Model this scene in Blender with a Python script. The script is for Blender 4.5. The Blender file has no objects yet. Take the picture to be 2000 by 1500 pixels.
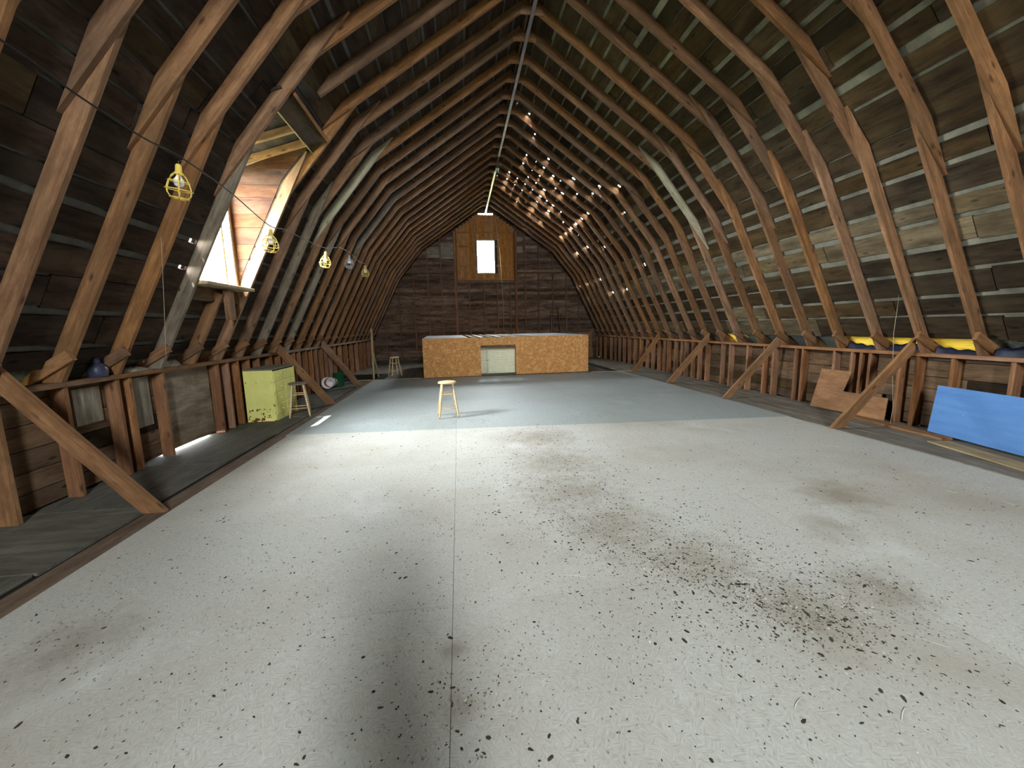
import bpy, bmesh, math, random
from mathutils import Vector, Matrix

RN = random.Random(11)
SC = bpy.context.scene
COL = SC.collection
CAM_Z = 1.5

# ------------------------------------------------------------------ camera
F_PX, YAW, PIT, ROL = 783.7, 0.128, 0.144, 0.021
fw = Vector((math.sin(YAW) * math.cos(PIT), math.cos(YAW) * math.cos(PIT), -math.sin(PIT)))
rt = Vector((math.cos(YAW), -math.sin(YAW), 0))
dn = fw.cross(rt)
rt2 = rt * math.cos(ROL) + dn * math.sin(ROL)
dn2 = -rt * math.sin(ROL) + dn * math.cos(ROL)
cam_d = bpy.data.cameras.new('camera')
cam_d.sensor_width = 36
cam_d.lens = 36 * F_PX / 2000
cam_d.clip_start = 0.02
cam = bpy.data.objects.new('camera', cam_d)
COL.objects.link(cam)
mw = Matrix.Identity(4)
for i in range(3):
    mw[i][0] = rt2[i]; mw[i][1] = -dn2[i]; mw[i][2] = -fw[i]
mw[2][3] = CAM_Z
cam.matrix_world = mw
SC.camera = cam

# ------------------------------------------------------------------ world and light
SKY = 95.0
wd = bpy.data.worlds.new('overcast_sky'); SC.world = wd
wd.use_nodes = True
bg = wd.node_tree.nodes['Background']
bg.inputs[0].default_value = (0.95, 0.98, 1.0, 1)
bg.inputs[1].default_value = SKY
SC.view_settings.view_transform = 'Standard'
SC.view_settings.look = 'None'
SC.view_settings.exposure = 0.9
SC.view_settings.gamma = 1.0
SC.view_settings.use_curve_mapping = False
cy = SC.cycles
cy.use_denoising = True
cy.max_bounces = 7; cy.diffuse_bounces = 4; cy.glossy_bounces = 3; cy.transparent_max_bounces = 8
cy.sample_clamp_indirect = 6.0
cy.caustics_reflective = False; cy.caustics_refractive = False

def portal(name, loc, size_x, size_y, rot):
    l = bpy.data.lights.new(name, 'AREA'); l.shape = 'RECTANGLE'; l.size = size_x; l.size_y = size_y
    l.cycles.is_portal = True
    o = bpy.data.objects.new(name, l); COL.objects.link(o); o.location = loc; o.rotation_euler = rot
    return o
YF = -5.5      # front gable plane
YB = 18.15     # back gable plane
# openings: (x0,x1,z0,z1)
WB = (0.90, 1.70, 3.80, 5.21)
WFR = (0.45, 1.43, 2.90, 5.60)
portal('sky_portal_front', ((WFR[0] + WFR[1]) / 2, YF - 0.09, (WFR[2] + WFR[3]) / 2), WFR[1] - WFR[0], WFR[3] - WFR[2], (math.radians(90), 0, 0))
portal('sky_portal_back', ((WB[0] + WB[1]) / 2, YB + 0.09, (WB[2] + WB[3]) / 2), WB[1] - WB[0], WB[3] - WB[2], (math.radians(-90), 0, 0))
portal('sky_portal_dormer', (-3.31, 5.93, 2.86), 1.40, 1.14, (0, math.radians(-90), 0))
sun_l = bpy.data.lights.new('sun', 'SUN'); sun_l.energy = 14; sun_l.angle = 0.009; sun_l.color = (1.0, 0.95, 0.86)
sun = bpy.data.objects.new('sun', sun_l); COL.objects.link(sun)
sun.rotation_euler = Vector((0.9, 1.15, -3.3)).to_track_quat('-Z', 'Y').to_euler()

# ------------------------------------------------------------------ materials
class NT:
    def __init__(s, name):
        s.m = bpy.data.materials.new(name); s.m.use_nodes = True
        s.t = s.m.node_tree; s.n = s.t.nodes; s.l = s.t.links
        s.b = s.n['Principled BSDF']
        s.tc = s.n.new('ShaderNodeTexCoord')
        s.oi = s.n.new('ShaderNodeObjectInfo')
        s.b.inputs['Specular IOR Level'].default_value = 0.25
    def link(s, a, b): s.l.new(a, b)
    def coords(s, rand=True):
        if not rand: return s.tc.outputs['Object']
        c = s.n.new('ShaderNodeCombineXYZ')
        for i, k in enumerate((37.0, 91.0, 53.0)):
            mm = s.n.new('ShaderNodeMath'); mm.operation = 'MULTIPLY'; mm.inputs[1].default_value = k
            s.link(s.oi.outputs['Random'], mm.inputs[0]); s.link(mm.outputs[0], c.inputs[i])
        a = s.n.new('ShaderNodeVectorMath'); a.operation = 'ADD'
        s.link(s.tc.outputs['Object'], a.inputs[0]); s.link(c.outputs[0], a.inputs[1])
        return a.outputs[0]
    def mapping(s, v, scale, rot=(0, 0, 0)):
        m = s.n.new('ShaderNodeMapping'); m.inputs['Scale'].default_value = scale; m.inputs['Rotation'].default_value = rot
        s.link(v, m.inputs['Vector']); return m.outputs[0]
    def noise(s, v, scale=1.0, detail=4, rough=0.6, dist=0.0):
        n = s.n.new('ShaderNodeTexNoise'); n.inputs['Scale'].default_value = scale
        n.inputs['Detail'].default_value = detail; n.inputs['Roughness'].default_value = rough
        n.inputs['Distortion'].default_value = dist
        s.link(v, n.inputs['Vector']); return n.outputs['Fac']
    def voro(s, v, scale=1.0, out='Distance', feature='F1'):
        n = s.n.new('ShaderNodeTexVoronoi'); n.inputs['Scale'].default_value = scale; n.feature = feature
        s.link(v, n.inputs['Vector']); return n.outputs[out]
    def ramp(s, f, stops):
        r = s.n.new('ShaderNodeValToRGB'); e = r.color_ramp.elements
        while len(e) < len(stops): e.new(0.5)
        for k, (p, c) in enumerate(stops):
            e[k].position = p; e[k].color = (c, c, c, 1) if isinstance(c, (int, float)) else (c[0], c[1], c[2], 1)
        s.link(f, r.inputs[0]); return r.outputs[0]
    def mix(s, f, a, b, mode='MIX'):
        m = s.n.new('ShaderNodeMix'); m.data_type = 'RGBA'; m.blend_type = mode
        for sock, v in ((m.inputs[0], f), (m.inputs[6], a), (m.inputs[7], b)):
            if hasattr(v, 'is_linked'): s.link(v, sock)
            elif isinstance(v, (int, float)): sock.default_value = v if sock == m.inputs[0] else (v, v, v, 1)
            else: sock.default_value = (v[0], v[1], v[2], 1)
        return m.outputs[2]
    def math(s, op, a, b=0.0):
        m = s.n.new('ShaderNodeMath'); m.operation = op
        for k, v in enumerate((a, b)):
            if hasattr(v, 'is_linked'): s.link(v, m.inputs[k])
            else: m.inputs[k].default_value = v
        return m.outputs[0]
    def bump(s, h, strength=0.3, dist=0.01):
        b = s.n.new('ShaderNodeBump'); b.inputs['Strength'].default_value = strength; b.inputs['Distance'].default_value = dist
        s.link(h, b.inputs['Height']); s.link(b.outputs[0], s.b.inputs['Normal'])
    def out(s, col, rough=0.85, metal=0.0):
        if hasattr(col, 'is_linked'): s.link(col, s.b.inputs['Base Color'])
        else: s.b.inputs['Base Color'].default_value = (col[0], col[1], col[2], 1)
        if hasattr(rough, 'is_linked'): s.link(rough, s.b.inputs['Roughness'])
        else: s.b.inputs['Roughness'].default_value = rough
        s.b.inputs['Metallic'].default_value = metal
        return s.m

def wood(name, dark, light, tone=0.35, grain=22.0, along=1.2, stain=None, stain_amt=0.5, knots=True, bump=0.35, axis=0):
    """Sawn timber: grain runs along local X (axis 0) or Z (axis 2); every board gets its own offset and tone."""
    s = NT(name); v = s.coords()
    sc = [grain, grain, grain]; sc[axis] = along
    g = s.noise(s.mapping(v, sc), 1.0, 5, 0.65, 0.3)
    fs_ = [grain * 4.5] * 3; fs_[axis] = along * 3.5
    g2 = s.noise(s.mapping(v, fs_), 1.0, 3, 0.7)
    gm = s.math('ADD', s.math('MULTIPLY', g, 0.68), s.math('MULTIPLY', g2, 0.32))
    col = s.ramp(gm, [(0.34, dark), (0.64, light)])
    bl = s.ramp(s.noise(s.mapping(v, (3.0, 9.0, 9.0) if axis == 0 else (9.0, 9.0, 3.0)), 1.0, 6, 0.75), [(0.36, 0.55), (0.56, 0.0)])
    col = s.mix(bl, col, tuple(c * 0.6 for c in dark))
    if stain is not None:
        f = s.ramp(s.noise(s.mapping(v, (1.3 if axis == 0 else 4, 5, 5 if axis == 0 else 1.3)), 1.0, 5, 0.7), [(0.42, 0.0), (0.66, stain_amt)])
        col = s.mix(f, col, stain)
    if knots:
        ks = [14.0, 14.0, 14.0]; ks[axis] = 5.0
        k = s.ramp(s.voro(s.mapping(v, ks), 0.55), [(0.06, 0.85), (0.16, 0.0)])
        col = s.mix(k, col, tuple(c * 0.35 for c in dark))
    hv = s.n.new('ShaderNodeHueSaturation')
    s.link(col, hv.inputs['Color'])
    s.link(s.math('ADD', s.math('MULTIPLY', s.oi.outputs['Random'], tone), 1.0 - tone * 0.5), hv.inputs['Value'])
    r2 = s.math('FRACT', s.math('MULTIPLY', s.oi.outputs['Random'], 17.3))
    s.link(s.math('ADD', s.math('MULTIPLY', r2, 0.25), 0.95), hv.inputs['Saturation'])
    s.bump(g, bump, 0.006)
    return s.out(hv.outputs[0], 0.85)

def strands(s, v, cell=16.0, a=9.0, b=70.0):
    """Chips of pressed strand board lying in several directions."""
    vc = s.voro(s.mapping(v, (cell, cell, cell)), 1.0, 'Color')
    sep = s.n.new('ShaderNodeSeparateColor'); s.link(vc, sep.inputs[0])
    outs = []
    for ang in (0.1, 1.1, 2.2):
        outs.append(s.noise(s.mapping(s.mapping(v, (1, 1, 1), (ang * 0.0, 0, ang)), (a, b, b)), 1.0, 3, 0.6))
    f1 = s.math('GREATER_THAN', sep.outputs[0], 0.36)
    f2 = s.math('GREATER_THAN', sep.outputs[0], 0.68)
    x = s.mix(f1, outs[0], outs[1]); x = s.mix(f2, x, outs[2])
    return x, sep.outputs[1]

def osb(name, c0, c1, c2):
    s = NT(name); v = s.coords()
    x, cellr = strands(s, v, 15, 10, 60)
    col = s.ramp(x, [(0.30, c0), (0.5, c1), (0.70, c2)])
    col = s.mix(s.ramp(cellr, [(0.55, 0.0), (0.98, 0.55)]), col, c2)
    s.bump(x, 0.25, 0.004)
    return s.out(col, 0.75)

def plain(name, col, rough=0.7, metal=0.0, var=0.12, scale=9.0):
    s = NT(name); v = s.coords()
    n = s.noise(v, scale, 4, 0.6)
    c = s.ramp(n, [(0.3, tuple(x * (1 - var) for x in col)), (0.7, tuple(min(1, x * (1 + var)) for x in col))])
    return s.out(c, rough, metal)

M = {}
M['rafter'] = wood('rafter_timber', (0.128, 0.063, 0.032), (0.330, 0.186, 0.104), 0.5, stain=(0.10, 0.062, 0.035), stain_amt=0.6)
M['rafter_grey'] = wood('grey_weathered_timber', (0.115, 0.090, 0.066), (0.27, 0.225, 0.170), 0.25)
M['rafter_pale'] = wood('pale_new_timber', (0.30, 0.27, 0.18), (0.50, 0.46, 0.34), 0.2)
M['stud'] = wood('stud_timber', (0.17, 0.080, 0.040), (0.38, 0.207, 0.118), 0.5, axis=0, stain=(0.16, 0.075, 0.045), stain_amt=0.5)
M['brace'] = wood('brace_timber', (0.17, 0.085, 0.042), (0.37, 0.212, 0.120), 0.25, stain=(0.11, 0.06, 0.03), stain_amt=0.5)
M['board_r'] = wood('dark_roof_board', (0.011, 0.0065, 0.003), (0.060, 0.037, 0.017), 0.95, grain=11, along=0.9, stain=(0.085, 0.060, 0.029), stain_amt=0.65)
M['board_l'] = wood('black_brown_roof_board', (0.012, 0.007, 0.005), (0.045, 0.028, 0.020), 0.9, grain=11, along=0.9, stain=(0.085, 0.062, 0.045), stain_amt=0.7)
M['board_pale'] = wood('pale_roof_board', (0.10, 0.072, 0.040), (0.235, 0.185, 0.110), 0.4, grain=11, stain=(0.05, 0.035, 0.018), stain_amt=0.8)
M['siding'] = wood('wall_siding_board', (0.050, 0.029, 0.017), (0.185, 0.112, 0.066), 0.6, grain=14, stain=(0.22, 0.155, 0.098), stain_amt=0.5)
M['siding_dark'] = wood('dark_gable_board', (0.034, 0.020, 0.013), (0.155, 0.095, 0.065), 0.9, grain=14, stain=(0.27, 0.195, 0.145), stain_amt=0.6)
M['siding_grey'] = wood('grey_gable_board', (0.034, 0.027, 0.023), (0.130, 0.104, 0.088), 0.8, grain=14, stain=(0.15, 0.13, 0.12), stain_amt=0.4)
M['siding_white'] = wood('whitewashed_board', (0.15, 0.13, 0.10), (0.40, 0.365, 0.30), 0.2, grain=10, stain=(0.14, 0.11, 0.08), stain_amt=0.6)
M['gable_stud'] = wood('gable_stud_timber', (0.10, 0.058, 0.040), (0.28, 0.175, 0.120), 0.5)
M['door_board'] = wood('amber_door_board', (0.26, 0.125, 0.048), (0.48, 0.255, 0.110), 0.3, grain=16)
M['cheek'] = wood('dormer_cheek_board', (0.016, 0.005, 0.003), (0.085, 0.034, 0.018), 0.3, grain=9, stain=(0.13, 0.075, 0.04), stain_amt=0.5)
M['plank'] = wood('old_floor_plank', (0.12, 0.108, 0.088), (0.29, 0.262, 0.215), 0.3, grain=16, knots=False, stain=(0.12, 0.085, 0.055), stain_amt=0.4)
M['plank_brown'] = wood('brown_floor_plank', (0.10, 0.07, 0.05), (0.23, 0.165, 0.12), 0.25, grain=16, knots=False)
M['walk'] = wood('walkway_sheet', (0.085, 0.082, 0.067), (0.175, 0.168, 0.138), 0.35, grain=9, along=1.4, knots=False, stain=(0.11, 0.08, 0.055), stain_amt=0.4)
M['plank_tan'] = wood('tan_plank', (0.27, 0.20, 0.11), (0.45, 0.36, 0.22), 0.15)
M['ply_brown'] = wood('brown_plywood', (0.215, 0.105, 0.050), (0.33, 0.175, 0.088), 0.1, grain=9, along=1.5, knots=False)
M['ply_grey'] = wood('stained_plywood', (0.16, 0.12, 0.085), (0.40, 0.335, 0.26), 0.1, grain=9, along=1.0, knots=False, stain=(0.10, 0.065, 0.04), stain_amt=0.6)
M['stool'] = wood('stool_beech', (0.62, 0.44, 0.25), (0.80, 0.62, 0.41), 0.1, grain=30, knots=False, bump=0.1)
M['eave_yellow'] = wood('yellow_eave_board', (0.62, 0.40, 0.12), (0.86, 0.62, 0.24), 0.15)
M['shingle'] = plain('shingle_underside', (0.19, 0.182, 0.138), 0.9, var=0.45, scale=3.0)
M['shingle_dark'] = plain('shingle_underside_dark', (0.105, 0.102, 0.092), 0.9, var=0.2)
M['felt'] = plain('dark_felt', (0.085, 0.088, 0.088), 0.9, var=0.5, scale=30)
M['skin_out'] = plain('outer_wall_skin', (0.05, 0.04, 0.03), 0.9)
M['osb'] = osb('osb_panel', (0.32, 0.115, 0.028), (0.60, 0.265, 0.080), (0.84, 0.50, 0.20))
M['white_frame'] = plain('white_window_frame', (0.72, 0.70, 0.64), 0.5)
M['metal_cream'] = plain('cream_steel_sheet', (0.90, 0.88, 0.66), 0.45, var=0.05)
M['metal_dark'] = plain('dark_steel', (0.075, 0.065, 0.06), 0.35, 0.8)
M['rail'] = plain('hay_rail_steel', (0.20, 0.17, 0.155), 0.38, 0.85)
M['galv'] = plain('grey_sheet', (0.42, 0.43, 0.45), 0.5, var=0.15)
M['black'] = plain('black_plastic', (0.012, 0.012, 0.012), 0.5)
M['tarp'] = plain('navy_tarp', (0.018, 0.022, 0.045), 0.45, var=0.4)
M['yellow'] = plain('yellow_plastic', (0.72, 0.52, 0.10), 0.45, var=0.05)
M['bulb'] = plain('milk_glass', (0.85, 0.85, 0.82), 0.25, var=0.02)
M['blue_jug'] = plain('navy_glaze', (0.040, 0.044, 0.075), 0.4, var=0.35, scale=40)
M['green'] = plain('green_bucket_plastic', (0.012, 0.085, 0.035), 0.4, var=0.2)
M['red'] = plain('dull_red_plastic', (0.30, 0.045, 0.035), 0.5)
M['rope'] = plain('hemp_rope', (0.40, 0.33, 0.22), 0.9)
M['debris'] = plain('dark_droppings', (0.055, 0.041, 0.028), 0.95, var=0.5)
M['chaff'] = plain('pale_husks', (0.72, 0.68, 0.56), 0.8, var=0.2)
M['hay'] = wood('dusty_chaff', (0.20, 0.17, 0.12), (0.48, 0.44, 0.36), 0.2, grain=40, along=40, knots=False)
M['ground'] = plain('grass_ground', (0.13, 0.15, 0.075), 0.95, var=0.3, scale=0.6)
M['pit'] = plain('dark_stairwell', (0.02, 0.016, 0.012), 0.95)

def glass():
    m = bpy.data.materials.new('window_glass'); m.use_nodes = True
    t = m.node_tree; n = t.nodes; n.remove(n['Principled BSDF'])
    tr = n.new('ShaderNodeBsdfTransparent'); tr.inputs[0].default_value = (0.95, 0.97, 0.97, 1)
    gl = n.new('ShaderNodeBsdfGlossy'); gl.inputs['Roughness'].default_value = 0.05
    mx = n.new('ShaderNodeMixShader'); mx.inputs[0].default_value = 0.05
    t.links.new(tr.outputs[0], mx.inputs[1]); t.links.new(gl.outputs[0], mx.inputs[2])
    t.links.new(mx.outputs[0], n['Material Output'].inputs[0])
    return m
M['glass'] = glass()

def floor_mat(name, c0, c1, c2, stain, stain_amt, spots, seed):
    """Painted strand board underfoot, object coordinates are world metres (panels sit at the world origin)."""
    s = NT(name); v = s.mapping(s.tc.outputs['Object'], (1, 1, 1)); 
    x, cr = strands(s, v, 34, 26, 150)
    col = s.ramp(x, [(0.30, c0), (0.48, c1), (0.72, c2)])
    big = s.noise(v, 0.55 , 6, 0.62)
    f = s.ramp(big, [(0.47, 0.0), (0.68, stain_amt)])
    col = s.mix(f, col, stain)
    acc = None
    for bx_, by_, br_ in ((1.05, 5.2, .75), (1.0, 4.2, .8), (0.95, 3.4, .8), (1.1, 2.7, .7), (1.45, 2.2, .5), (1.75, 1.7, .42), (2.6, 2.4, .35), (-.08, 1.42, .14), (-.08, 1.72, .10), (-1.9, 2.0, .45), (3.2, 2.9, .5), (2.3, 1.75, .35)):
        dn_ = s.n.new('ShaderNodeVectorMath'); dn_.operation = 'DISTANCE'; s.link(v, dn_.inputs[0]); dn_.inputs[1].default_value = (bx_, by_, 0)
        f_ = s.math('SUBTRACT', 1.0, s.math('DIVIDE', dn_.outputs['Value'], br_))
        acc = f_ if acc is None else s.math('MAXIMUM', acc, f_)
    dirt = s.ramp(s.math('ADD', s.math('MULTIPLY', acc, 0.55), s.noise(v, 5.5, 6, 0.72)), [(0.62, 0.0), (1.0, 0.5)])
    col = s.mix(dirt, col, (0.21, 0.16, 0.10))
    # bluish scuffed places
    f2 = s.ramp(s.noise(s.mapping(v, (1.1, 0.8, 1), (0, 0, 0.6)), 1.0, 5, 0.55), [(0.60, 0.0), (0.74, 0.45)])
    col = s.mix(f2, col, tuple(min(1, c * 1.25) for c in (c2[0] * 0.97, c2[1], c2[2] * 1.06)))
    # fine specks of dirt
    d = s.ramp(s.voro(s.mapping(v, (38, 24, 24), (0, 0, 0.4)), 1.0), [(0.10, spots), (0.20, 0.0)])
    gate = s.ramp(s.noise(v, 3.2, 4, 0.7), [(0.42, 0.0), (0.60, 1.0)])
    col = s.mix(s.math('MULTIPLY', d, gate), col, (0.07, 0.055, 0.04))
    # every sheet its own tone
    hv = s.n.new('ShaderNodeHueSaturation'); s.link(col, hv.inputs['Color'])
    s.link(s.math('ADD', s.math('MULTIPLY', s.oi.outputs['Random'], 0.10), 0.95), hv.inputs['Value'])
    s.bump(x, 0.12, 0.003)
    return s.out(hv.outputs[0], 0.62)
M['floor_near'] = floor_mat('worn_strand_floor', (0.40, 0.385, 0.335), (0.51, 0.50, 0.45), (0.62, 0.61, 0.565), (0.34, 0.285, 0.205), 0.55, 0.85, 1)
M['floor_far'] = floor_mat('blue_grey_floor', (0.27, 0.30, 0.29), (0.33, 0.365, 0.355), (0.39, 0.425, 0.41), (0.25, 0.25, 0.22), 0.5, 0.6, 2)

def blue_paint():
    s = NT('blue_painted_plywood'); v = s.coords()
    n = s.noise(s.mapping(v, (2, 14, 14)), 1.0, 5, 0.6)
    col = s.ramp(n, [(0.3, (0.085, 0.215, 0.50)), (0.7, (0.12, 0.275, 0.585))])
    sp = s.ramp(s.voro(v, 7.0), [(0.03, 0.5), (0.06, 0.0)])
    col = s.mix(sp, col, (0.45, 0.6, 0.75))
    return s.out(col, 0.6)
M['blue'] = blue_paint()

def chartreuse(chips):
    s = NT('chartreuse_paint' + ('_chipped' if chips else '')); v = s.tc.outputs['Object']
    n = s.noise(v, 5.0, 4, 0.6)
    col = s.ramp(n, [(0.3, (0.70, 0.68, 0.20)), (0.7, (0.80, 0.77, 0.26))])
    if chips:
        sep = s.n.new('ShaderNodeSeparateXYZ'); s.link(v, sep.inputs[0])
        low = s.ramp(s.math('ADD', s.math('MULTIPLY', sep.outputs[2], 1.0), 0.0), [(0.02, 0.17), (0.26, 0.06), (0.36, 0.0)])
        c = s.noise(s.mapping(v, (1, 1, 1)), 13.0, 3, 0.55)
        f = s.math('GREATER_THAN', s.math('ADD', c, low), 0.70)
        col = s.mix(f, col, (0.17, 0.045, 0.012))
    return s.out(col, 0.5)
M['lime'] = chartreuse(False)
M['lime_chip'] = chartreuse(True)

def bucket_paint():
    s = NT('white_bucket_with_red_band'); sep = s.n.new('ShaderNodeSeparateXYZ'); s.link(s.tc.outputs['Object'], sep.inputs[0])
    wob = s.math('ADD', sep.outputs[2], s.math('MULTIPLY', sep.outputs[0], 0.35))
    f = s.ramp(wob, [(0.10, 0.0), (0.105, 1.0), (0.20, 1.0), (0.205, 0.0)])
    col = s.mix(f, (0.68, 0.68, 0.66), (0.25, 0.045, 0.035))
    return s.out(col, 0.4)
M['bucket'] = bucket_paint()

# ------------------------------------------------------------------ builders
def tag(o, label=None, cat=None, group=None, kind=None):
    if label: o['label'] = label
    if cat: o['category'] = cat
    if group: o['group'] = group
    if kind: o['kind'] = kind
    return o

def empty(name, loc=(0, 0, 0), rz=0.0):
    o = bpy.data.objects.new(name, None); o.empty_display_size = 0.2
    COL.objects.link(o); o.location = loc; o.rotation_euler = (0, 0, rz)
    return o

def world_of(o):
    m = Matrix.LocRotScale(o.location, o.rotation_euler, o.scale)
    return m

def add(name, me, mat=None, parent=None, mtx=None):
    """Link a mesh object; mtx is its world matrix (its matrix in the parent's frame is worked out here)."""
    o = bpy.data.objects.new(name, me); COL.objects.link(o)
    if mat is not None and not me.materials: me.materials.append(M[mat] if isinstance(mat, str) else mat)
    elif mat is not None:
        o.material_slots[0].link = 'OBJECT'; o.material_slots[0].material = M[mat] if isinstance(mat, str) else mat
    m = mtx if mtx is not None else Matrix.Identity(4)
    if parent is not None:
        o.parent = parent
        chain = world_of(parent); p = parent.parent
        while p is not None:
            chain = world_of(p) @ chain; p = p.parent
        m = chain.inverted() @ m
    o.matrix_basis = m
    return o

CACHE = {}
def box_mesh(L, wy, wz, ch=0.004):
    """Beam along X, centred, long edges chamfered."""
    k = (round(L, 3), round(wy, 4), round(wz, 4), ch)
    if k in CACHE: return CACHE[k]
    ch = min(ch, wy * 0.3, wz * 0.3)
    a, b = wy / 2, wz / 2
    ring = [(-a + ch, -b), (a - ch, -b), (a, -b + ch), (a, b - ch), (a - ch, b), (-a + ch, b), (-a, b - ch), (-a, -b + ch)]
    vs = [(-L / 2, y, z) for y, z in ring] + [(L / 2, y, z) for y, z in ring]
    fs = [(i, (i + 1) % 8, 8 + (i + 1) % 8, 8 + i) for i in range(8)]
    fs = [tuple(reversed(f)) for f in fs]
    fs += [tuple(range(8)), tuple(reversed(range(8, 16)))]
    me = bpy.data.meshes.new('timber'); me.from_pydata(vs, [], fs); me.update()
    CACHE[k] = me
    return me

def frame_mtx(c, ex, up):
    ex = Vector(ex).normalized(); up = Vector(up)
    ez = (up - ex * up.dot(ex)).normalized(); ey = ez.cross(ex)
    m = Matrix.Identity(4)
    for i in range(3):
        m[i][0] = ex[i]; m[i][1] = ey[i]; m[i][2] = ez[i]; m[i][3] = c[i]
    return m

def beam(name, p0, p1, wy, wz, mat, parent=None, up=(0, 0, 1), ch=0.004):
    p0, p1 = Vector(p0), Vector(p1); d = p1 - p0
    me = box_mesh(round(d.length, 2) if d.length > 0.3 else d.length, wy, wz, ch)
    return add(name, me, None, parent, frame_mtx((p0 + p1) / 2, d, up)) if False else _b(name, me, mat, parent, frame_mtx((p0 + p1) / 2, d, up))

def _b(name, me, mat, parent, m):
    o = bpy.data.objects.new(name, me); COL.objects.link(o)
    if not me.materials: me.materials.append(M[mat])
    if me.materials[0] != M[mat]:
        o.material_slots[0].link = 'OBJECT'; o.material_slots[0].material = M[mat]
    if parent is not None:
        o.parent = parent
        chain = world_of(parent); p = parent.parent
        while p is not None:
            chain = world_of(p) @ chain; p = p.parent
        m = chain.inverted() @ m
    o.matrix_basis = m
    return o

def boxw(name, lo, hi, mat, parent=None, ch=0.004):
    """Axis-aligned box from lo to hi, its longest side becomes the grain direction."""
    lo, hi = Vector(lo), Vector(hi); d = hi - lo; c = (lo + hi) / 2
    k = max(range(3), key=lambda i: d[i])
    ex = Vector((0, 0, 0)); ex[k] = 1
    if k == 2: up, wy, wz = (1, 0, 0), d[1], d[0]
    elif k == 0: up, wy, wz = (0, 0, 1), d[1], d[2]
    else: up, wy, wz = (0, 0, 1), d[0], d[2]
    return _b(name, box_mesh(d[k], wy, wz, ch), mat, parent, frame_mtx(c, ex, up))

def poly_prism(pts, th, key=None):
    """Polygon in local XZ, extruded along local Y, centred on Y=0."""
    if key is not None and key in CACHE: return CACHE[key]
    n = len(pts)
    vs = [(x, -th / 2, z) for x, z in pts] + [(x, th / 2, z) for x, z in pts]
    fs = [tuple(range(n)), tuple(reversed(range(n, 2 * n)))]
    fs += [((i + 1) % n, i, n + i, n + (i + 1) % n) for i in range(n)]
    me = bpy.data.meshes.new('cut_board'); me.from_pydata(vs, [], fs)
    bm = bmesh.new(); bm.from_mesh(me); bmesh.ops.recalc_face_normals(bm, faces=bm.faces); bm.to_mesh(me); bm.free()
    me.update()
    if key is not None: CACHE[key] = me
    return me

def clip(poly, p, n):
    """Keep the side of the line through p where (q-p).n <= 0."""
    out = []
    for i in range(len(poly)):
        a, b = poly[i], poly[(i + 1) % len(poly)]
        da = (a[0] - p[0]) * n[0] + (a[1] - p[1]) * n[1]; db = (b[0] - p[0]) * n[0] + (b[1] - p[1]) * n[1]
        if da <= 0: out.append(a)
        if (da < 0 < db) or (db < 0 < da):
            t = da / (da - db); out.append((a[0] + (b[0] - a[0]) * t, a[1] + (b[1] - a[1]) * t))
    return out

def lathe_mesh(prof, n=24, caps=True):
    vs, fs = [], []
    for r, z in prof:
        for i in range(n):
            a = 2 * math.pi * i / n; vs.append((r * math.cos(a), r * math.sin(a), z))
    for j in range(len(prof) - 1):
        for i in range(n):
            a, b = j * n + i, j * n + (i + 1) % n
            fs.append((a, b, b + n, a + n))
    if caps:
        fs.append(tuple(reversed(range(n)))); fs.append(tuple(range((len(prof) - 1) * n, len(prof) * n)))
    me = bpy.data.meshes.new('turned'); me.from_pydata(vs, [], fs)
    for p in me.polygons: p.use_smooth = True
    me.update(); return me

def tube_mesh(paths, r=0.004, n=6, closed=False):
    """Round tubes along point lists, joined into one mesh."""
    vs, fs = [], []
    for pts in paths:
        pts = [Vector(p) for p in pts]; base = len(vs); m = len(pts)
        for j, p in enumerate(pts):
            if closed: t = pts[(j + 1) % m] - pts[j - 1]
            else: t = pts[min(j + 1, m - 1)] - pts[max(j - 1, 0)]
            t.normalize(); u = t.orthogonal().normalized() if abs(t.z) < 0.9 else Vector((1, 0, 0)).cross(t).normalized()
            if abs(t.z) < 0.9: u = Vector((0, 0, 1)).cross(t).normalized()
            w = t.cross(u)
            for i in range(n):
                a = 2 * math.pi * i / n; vs.append(p + u * (r * math.cos(a)) + w * (r * math.sin(a)))
        seg = m if closed else m - 1
        for j in range(seg):
            for i in range(n):
                a = base + j * n + i; b = base + j * n + (i + 1) % n
                c = base + ((j + 1) % m) * n + i; d = base + ((j + 1) % m) * n + (i + 1) % n
                fs.append((a, b, d, c))
        if not closed:
            fs.append(tuple(reversed(range(base, base + n)))); fs.append(tuple(range(base + (m - 1) * n, base + m * n)))
    me = bpy.data.meshes.new('tube'); me.from_pydata([tuple(v) for v in vs], [], fs)
    for p in me.polygons: p.use_smooth = True
    me.update(); return me

def quad_mesh(quads):
    vs, fs = [], []
    for q in quads:
        fs.append(tuple(range(len(vs), len(vs) + len(q)))); vs += [tuple(p) for p in q]
    me = bpy.data.meshes.new('sheet'); me.from_pydata(vs, [], fs); me.update(); return me

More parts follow.
